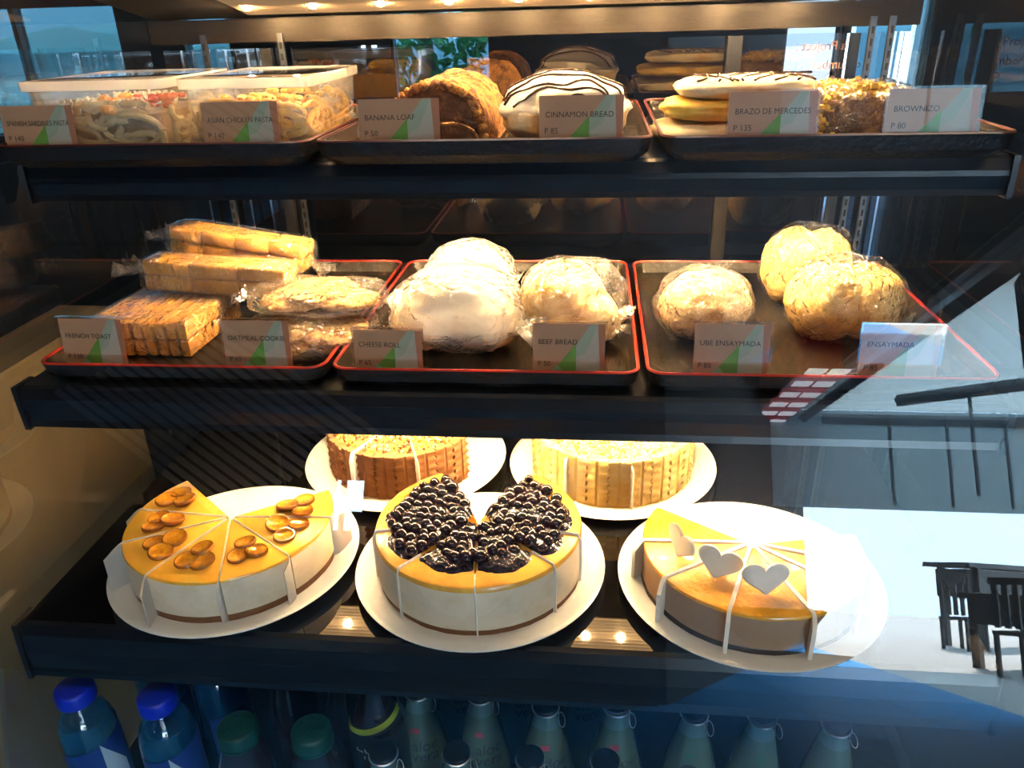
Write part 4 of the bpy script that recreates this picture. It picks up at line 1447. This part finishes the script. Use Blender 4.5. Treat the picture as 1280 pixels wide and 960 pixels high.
# crumbly brownie in clear film
M['brownie'] = mat('brownie', (0.16, 0.07, 0.025), 0.85, bump=(120, 1.0, 0.006), var=((0.42, 0.24, 0.07), 60, 0.48, 0.66))
M['streusel'] = mat('yellow_streusel', (0.85, 0.52, 0.08), 0.7, var=((0.7, 0.36, 0.05), 50, 0.45, 0.7))
t = thing('brownie_pack', 'film-wrapped dark brownie under yellow crumbs at the end of the top shelf', 'brownie', (0.385, 0.180, UZ))
b = MB()
b.blob((0.004, 0, 0.026), (0.050, 0.050, 0.027), 56, 32, lambda d: (abs(d.x) ** 4 + abs(d.y) ** 4 + abs(d.z) ** 4) ** (-1 / 4) * (0.95 + 0.09 * fbm(d, 4, 2)), 0, -0.025)
b.build('brownie_body', 'brownie', t, smooth='all')
b = MB()
rnd = random.Random(21)
for k in range(330):
    x, y = rnd.uniform(-0.056, 0.052), rnd.uniform(-0.050, 0.050)
    s_ = rnd.uniform(0.003, 0.0075)
    z = 0.050 + rnd.uniform(-0.002, 0.010) * (1 - (x / 0.06) ** 2)
    if x < -0.03 and rnd.random() < 0.6:
        z = rnd.uniform(0.004, 0.05)
        y = -0.050 + rnd.uniform(-0.004, 0.01)
        x = rnd.uniform(-0.058, -0.028)
    q = Matrix.Rotation(rnd.uniform(0, 6), 3, Vector((rnd.gauss(0, 1), rnd.gauss(0, 1), rnd.gauss(0, 1))).normalized())
    b.box((x, y, z), (s_, s_ * 0.8, s_ * 0.7), 0, q)
stuff(b.build('crumb_topping', 'streusel', t))
b = MB()
film_blob(b, (0.008, 0, 0.030), (0.056, 0.056, 0.032), p=4, seed=3.3, amp=0.06, flat=-0.0295, ridge=0.05)
b.build('plastic_wrap', 'film', t, smooth='all')

# ------------------------------------------------------------------ bottles below the shelves
BZ = 0.4403
M['blue_cap'] = mat('royal_blue_cap', (0.004, 0.02, 0.50), 0.35)
M['pet'] = clear('clear_bottle_plastic', tint=(0.80, 0.93, 0.97), ior=1.5, rough=0.04, boost=2.0)
M['water'] = clear('bottle_water', tint=(0.62, 0.84, 0.93), ior=1.33, rough=0.0, haze=0.28, hazec=(0.04, 0.36, 0.75), boost=1.0)
M['blue_label'] = mat('blue_bottle_label', (0.012, 0.045, 0.24), 0.35)
M['pale_label'] = mat('pale_label_patch', (0.45, 0.60, 0.72), 0.4)
M['green_cap'] = mat('dark_green_cap', (0.003, 0.055, 0.042), 0.4)
M['tea'] = mat('dark_tea_bottle', (0.016, 0.007, 0.007), 0.08, coat=0.8)
M['white_ink'] = mat('white_label_ink', (0.55, 0.62, 0.60), 0.5)
M['lime'] = mat('lime_label_band', (0.30, 0.42, 0.02), 0.45)
M['dark_label'] = mat('dark_label', (0.01, 0.015, 0.015), 0.4)
M['aloe'] = mat('cloudy_aloe_drink', (0.10, 0.165, 0.13), 0.14, coat=0.7, coatr=0.04)
M['aloe_neck'] = mat('clear_aloe_neck', (0.13, 0.22, 0.22), 0.06, coat=0.9, coatr=0.03)
M['cap_black'] = mat('black_crown_cap', (0.006, 0.008, 0.012), 0.4)
M['cap_ring'] = mat('silver_cap_ring', (0.9, 0.92, 0.95), 0.35, metal=1.0)
M['pink_mark'] = mat('pink_label_mark', (0.38, 0.06, 0.09), 0.5)
M['green_mark'] = mat('green_label_mark', (0.02, 0.13, 0.07), 0.5)
M['dark_ink'] = mat('dark_label_ink', (0.010, 0.022, 0.022), 0.5)


def wrap_text(me, rfn, z0, th0):
    """lay flat lettering round a bottle: x becomes angle, y becomes height"""
    for v in me.vertices:
        x, y, z = v.co
        zz = z0 + y
        r = rfn(zz) + 0.0005
        th = th0 + x / r
        v.co = (r * math.cos(th), r * math.sin(th), zz)


def rad_fn(prof):
    def f_(z):
        for (r0, z0), (r1, z1) in zip(prof, prof[1:]):
            if z0 <= z <= z1:
                return r0 + (r1 - r0) * (z - z0) / max(1e-6, z1 - z0)
        return prof[0][0] if z < prof[0][1] else prof[-1][0]
    return f_


def patch(rfn, th0, th1, z0, z1, off=0.0006, n=10, nz=4, shape=None):
    b = MB()
    vs, fs = [], []
    for j in range(nz + 1):
        for i in range(n + 1):
            th = th0 + (th1 - th0) * i / n
            lo, hi = (z0, z1) if shape is None else shape(i / n)
            z = lo + (hi - lo) * j / nz
            r = rfn(z) + off
            vs.append((r * math.cos(th), r * math.sin(th), z))
    for j in range(nz):
        for i in range(n):
            q = j * (n + 1) + i
            fs.append((q, q + 1, q + n + 2, q + n + 1))
    b.add(vs, fs)
    return b


FRONT = -PI / 2


def dup(src, loc, rz, label):
    r = src.copy()
    COL.objects.link(r)
    r.location = loc
    r.rotation_euler = (0, 0, rz)
    r['label'] = label
    for ch in src.children:
        c_ = ch.copy()
        COL.objects.link(c_)
        c_.parent = r
        for g_ in ch.children:
            d_ = g_.copy()
            COL.objects.link(d_)
            d_.parent = c_
    return r


def cap_ribbed(name, r, z0, h, m, parent, n=48, emboss=None):
    b = MB()
    rings = []
    for z, q in ((z0, 1.0), (z0 + h * 0.80, 0.985), (z0 + h * 0.93, 0.95), (z0 + h, 0.86)):
        rings.append([((r * q + (0.0003 if i % 2 else 0)) * math.cos(2 * PI * i / n), (r * q + (0.0003 if i % 2 else 0)) * math.sin(2 * PI * i / n), z) for i in range(n)])
    b.loft(rings)
    return b.build(name, m, parent, smooth=50)


# water bottles
wp = [(0.030, 0.0), (0.0335, 0.004), (0.0335, 0.150), (0.0330, 0.168), (0.0295, 0.186), (0.0235, 0.200), (0.0180, 0.207), (0.0165, 0.2125), (0.0165, 0.222)]
t0 = thing('water_bottle', 'water bottle with blue cap closest to the tan wall, front row', 'bottle', (-0.4985, -0.102, BZ), rad(20), 'blue-capped water bottles')
b = MB()
b.lathe(wp, 40)
b.build('bottle_body', 'pet', t0, smooth=60)
b = MB()
b.lathe([(max(0.002, r - 0.0016), z) for r, z in wp[:5]] + [(0.0285, 0.1845)], 40)
b.v = [(x, y, z + (0.002 if z < 0.003 else 0)) for x, y, z in b.v]
b.build('water', 'water', t0, smooth=60)
cap_ribbed('cap', 0.0225, 0.2145, 0.0190, 'blue_cap', t0)
b = MB()
b.lathe([(0.0196, 0.2105), (0.0202, 0.2115), (0.0202, 0.2135)], 36)
b.build('neck_ring', 'blue_cap', t0, smooth=60)
wf = rad_fn(wp)
lb = patch(wf, FRONT - 2.4, FRONT + 2.4, 0.06, 0.158, n=40, nz=6, shape=lambda u: (0.06, 0.140 + 0.030 * u)).build('label', 'blue_label', t0, smooth='all')
patch(wf, FRONT + 0.55, FRONT + 1.35, 0.09, 0.15, off=0.0010, n=10, shape=lambda u: (0.085, 0.160 - 0.05 * u)).build('label_patch', 'pale_label', lb, smooth='all')
dup(t0, (-0.3925, -0.105, BZ), rad(-6), 'water bottle with blue cap second from the tan wall, front row')
dup(t0, (-0.442, -0.028, BZ), rad(70), 'water bottle in the second row between the two blue caps')
dup(t0, (-0.362, -0.026, BZ), rad(130), 'water bottle in the second row near the green-capped bottles')

# tea bottles with green caps
tp_ = [(0.028, 0.0), (0.0325, 0.004), (0.0325, 0.135), (0.0300, 0.155), (0.0235, 0.178), (0.0205, 0.188), (0.0205, 0.1935)]
t1 = thing('tea_bottle', 'dark bottle with embossed green cap next to the water bottles, front row', 'bottle', (-0.2905, -0.122, BZ), 0, 'green-capped dark bottles')
b = MB()
b.lathe(tp_, 40)
b.build('bottle_body', 'tea', t1, smooth=60)
cp_ = cap_ribbed('cap', 0.0235, 0.190, 0.0185, 'green_cap', t1, 56)
b = MB()
rnd = random.Random(2)
for k in range(46):
    a, rr = rnd.uniform(0, 6.28), 0.0165 * math.sqrt(rnd.random())
    b.box((rr * math.cos(a), rr * math.sin(a), 0.2087), (0.0030, 0.0012, 0.0008), 0, Matrix.Rotation(rnd.uniform(0, 3), 3, 'Z'))
stuff(b.build('embossing', 'green_cap', cp_))
b = MB()
b.lathe([(0.0240, 0.1855), (0.0245, 0.187), (0.0240, 0.189)], 40)
b.build('neck_ring', 'green_cap', t1, smooth=60)
dup(t1, (-0.2020, -0.120, BZ), 0.7, 'dark bottle with embossed green cap next to the script-label bottle, front row')
dup(t1, (-0.2750, -0.012, BZ), 0.3, 'dark bottle behind the green cap nearer the water, second row')
dup(t1, (-0.2010, -0.012, BZ), 1.3, 'dark bottle behind the green cap nearer the script label, second row')

# dark bottle with lime stripe and script label
kp = [(0.030, 0.0), (0.0365, 0.004), (0.0365, 0.150), (0.0335, 0.176), (0.024, 0.205), (0.016, 0.228), (0.0135, 0.245), (0.0135, 0.252)]
t2 = thing('script_label_bottle', 'tall dark bottle with lime band and white script lettering', 'bottle', (-0.1405, -0.066, BZ), 0)
b = MB()
b.lathe(kp, 44)
b.build('bottle_body', 'tea', t2, smooth=60)
cap_ribbed('cap', 0.0155, 0.248, 0.012, 'cap_black', t2)
kf = rad_fn(kp)
lb = patch(kf, FRONT - 1.5, FRONT + 1.5, 0.06, 0.165, n=40, nz=6, shape=lambda u: (0.06, 0.168 + 0.022 * u)).build('label', 'dark_label', t2, smooth='all')
patch(kf, FRONT - 1.5, FRONT + 1.5, 0, 0, off=0.0010, n=40, shape=lambda u: (0.167 + 0.024 * u, 0.173 + 0.027 * u)).build('label_band', 'lime', lb, smooth='all')
for s_, sz, z_, th in (('Lo', 0.025, 0.1500, FRONT - 0.62), ('al', 0.022, 0.1300, FRONT - 0.58)):
    me = text_mesh(s_, sz)
    wrap_text(me, kf, z_, th)
    me.materials.append(M['white_ink'])
    inst('lettering', me, lb)

# cone-shouldered aloe bottles
ap = [(0.034, 0.0), (0.0375, 0.004), (0.0375, 0.060), (0.0350, 0.085), (0.0215, 0.150), (0.0180, 0.164)]
an = [(0.0182, 0.1635), (0.0165, 0.171), (0.0150, 0.178), (0.0150, 0.1835)]
af = rad_fn(ap)
lift = 0.0


def aloe_bottle(label, x, y, mark, oval):
    t = thing('aloe_bottle', label, 'bottle', (x, y, BZ), rad(random.uniform(-8, 8)), 'cone-shaped aloe drink bottles')
    b = MB()
    b.lathe(ap, 40)
    b.build('bottle_body', 'aloe', t, smooth=60)
    b = MB()
    b.lathe(an, 36)
    b.build('neck', 'aloe_neck', t, smooth=60)
    b = MB()
    b.lathe([(0.0165, 0.1825), (0.0172, 0.1838), (0.0165, 0.1850)], 36)
    b.build('cap_ring', 'cap_ring', t, smooth=60)
    b = MB()
    b.lathe([(0.0158, 0.1845), (0.0160, 0.1885), (0.0150, 0.1900)], 36)
    b.build('cap', 'cap_black', t, smooth=50)
    b = MB()
    pts = [(0.0175 + 0.003 * math.sin(k * PI / 12) + 0.004 * math.sin(k * PI / 6), -0.006 + 0.0065 * math.cos(k * PI / 6), 0.176 - 0.011 * (1 - math.cos(k * PI / 6)) / 2) for k in range(12)]
    b.tube(pts, 0.0006, 5, closed=True)
    b.build('pull_ring', 'cap_ring', t, smooth=True)
    if mark == 'pink':
        me_b = patch(af, FRONT - 0.22, FRONT + 0.22, 0.137, 0.1445).build('label_mark', 'pink_mark', t, smooth='all')
    else:
        me_b = patch(af, FRONT - 0.22, FRONT + 0.22, 0.137, 0.1440).build('label_mark', 'green_mark', t, smooth='all')
    if oval:
        b = MB()
        vs = []
        for k in range(28):
            a = 2 * PI * k / 28
            z = 0.108 + 0.020 * math.sin(a)
            r = af(z) + 0.0007
            th = FRONT + 0.52 * math.cos(a)
            vs.append((r * math.cos(th), r * math.sin(th), z))
        vs.append(((af(0.108) + 0.0012) * math.cos(FRONT), (af(0.108) + 0.0012) * math.sin(FRONT), 0.108))
        b.add(vs, [(k, (k + 1) % 28, 28) for k in range(28)])
        b.build('label_oval', 'dark_ink', t, smooth='all')
    else:
        for s_, z_, th in (('aloe', 0.112, FRONT - 0.18), ('vera', 0.097, FRONT - 0.16)):
            me = text_mesh(s_, 0.021)
            wrap_text(me, af, z_, th)
            me.materials.append(M['dark_ink'])
            inst('lettering', me, t)
    return t


for k, (x, y, mk, ov, lab) in enumerate((
        (-0.096, -0.034, 'pink', False, 'aloe bottle with pink mark beside the script-label bottle, second row'),
        (-0.0170, -0.034, 'pink', False, 'aloe bottle with pink mark, second row, second from the script-label bottle'),
        (0.0650, -0.047, 'pink', False, 'aloe bottle with a loose cap ring in the second row'),
        (0.1510, -0.040, 'pink', False, 'aloe bottle with pink mark, second row, last before the oval-label bottles'),
        (0.2430, -0.044, 'green', True, 'aloe bottle with dark oval label, first of three toward the pane'),
        (0.3220, -0.044, 'green', True, 'aloe bottle with dark oval label, middle of three'),
        (0.4060, -0.050, 'green', True, 'aloe bottle with dark oval label nearest the right side pane'),
        (-0.1165, -0.128, 'pink', False, 'black-capped aloe bottle right before the script-label bottle, front row'),
        (-0.0325, -0.122, 'pink', False, 'black-capped aloe bottle, front row, second from the script-label bottle'),
        (0.0520, -0.122, 'pink', False, 'black-capped aloe bottle, front row, third from the script-label bottle'),
        (0.1365, -0.120, 'pink', False, 'black-capped aloe bottle, front row, nearest the oval-label bottles'),
        (-0.058, 0.045, 'pink', False, 'aloe bottle in the third row behind the two pink-marked ones'),
        (0.024, 0.045, 'pink', False, 'aloe bottle in the third row behind the loose cap ring'),
        (0.108, 0.045, 'pink', False, 'aloe bottle in the third row closest to the oval-label bottles'))):
    aloe_bottle(lab, x, y, mk, ov)
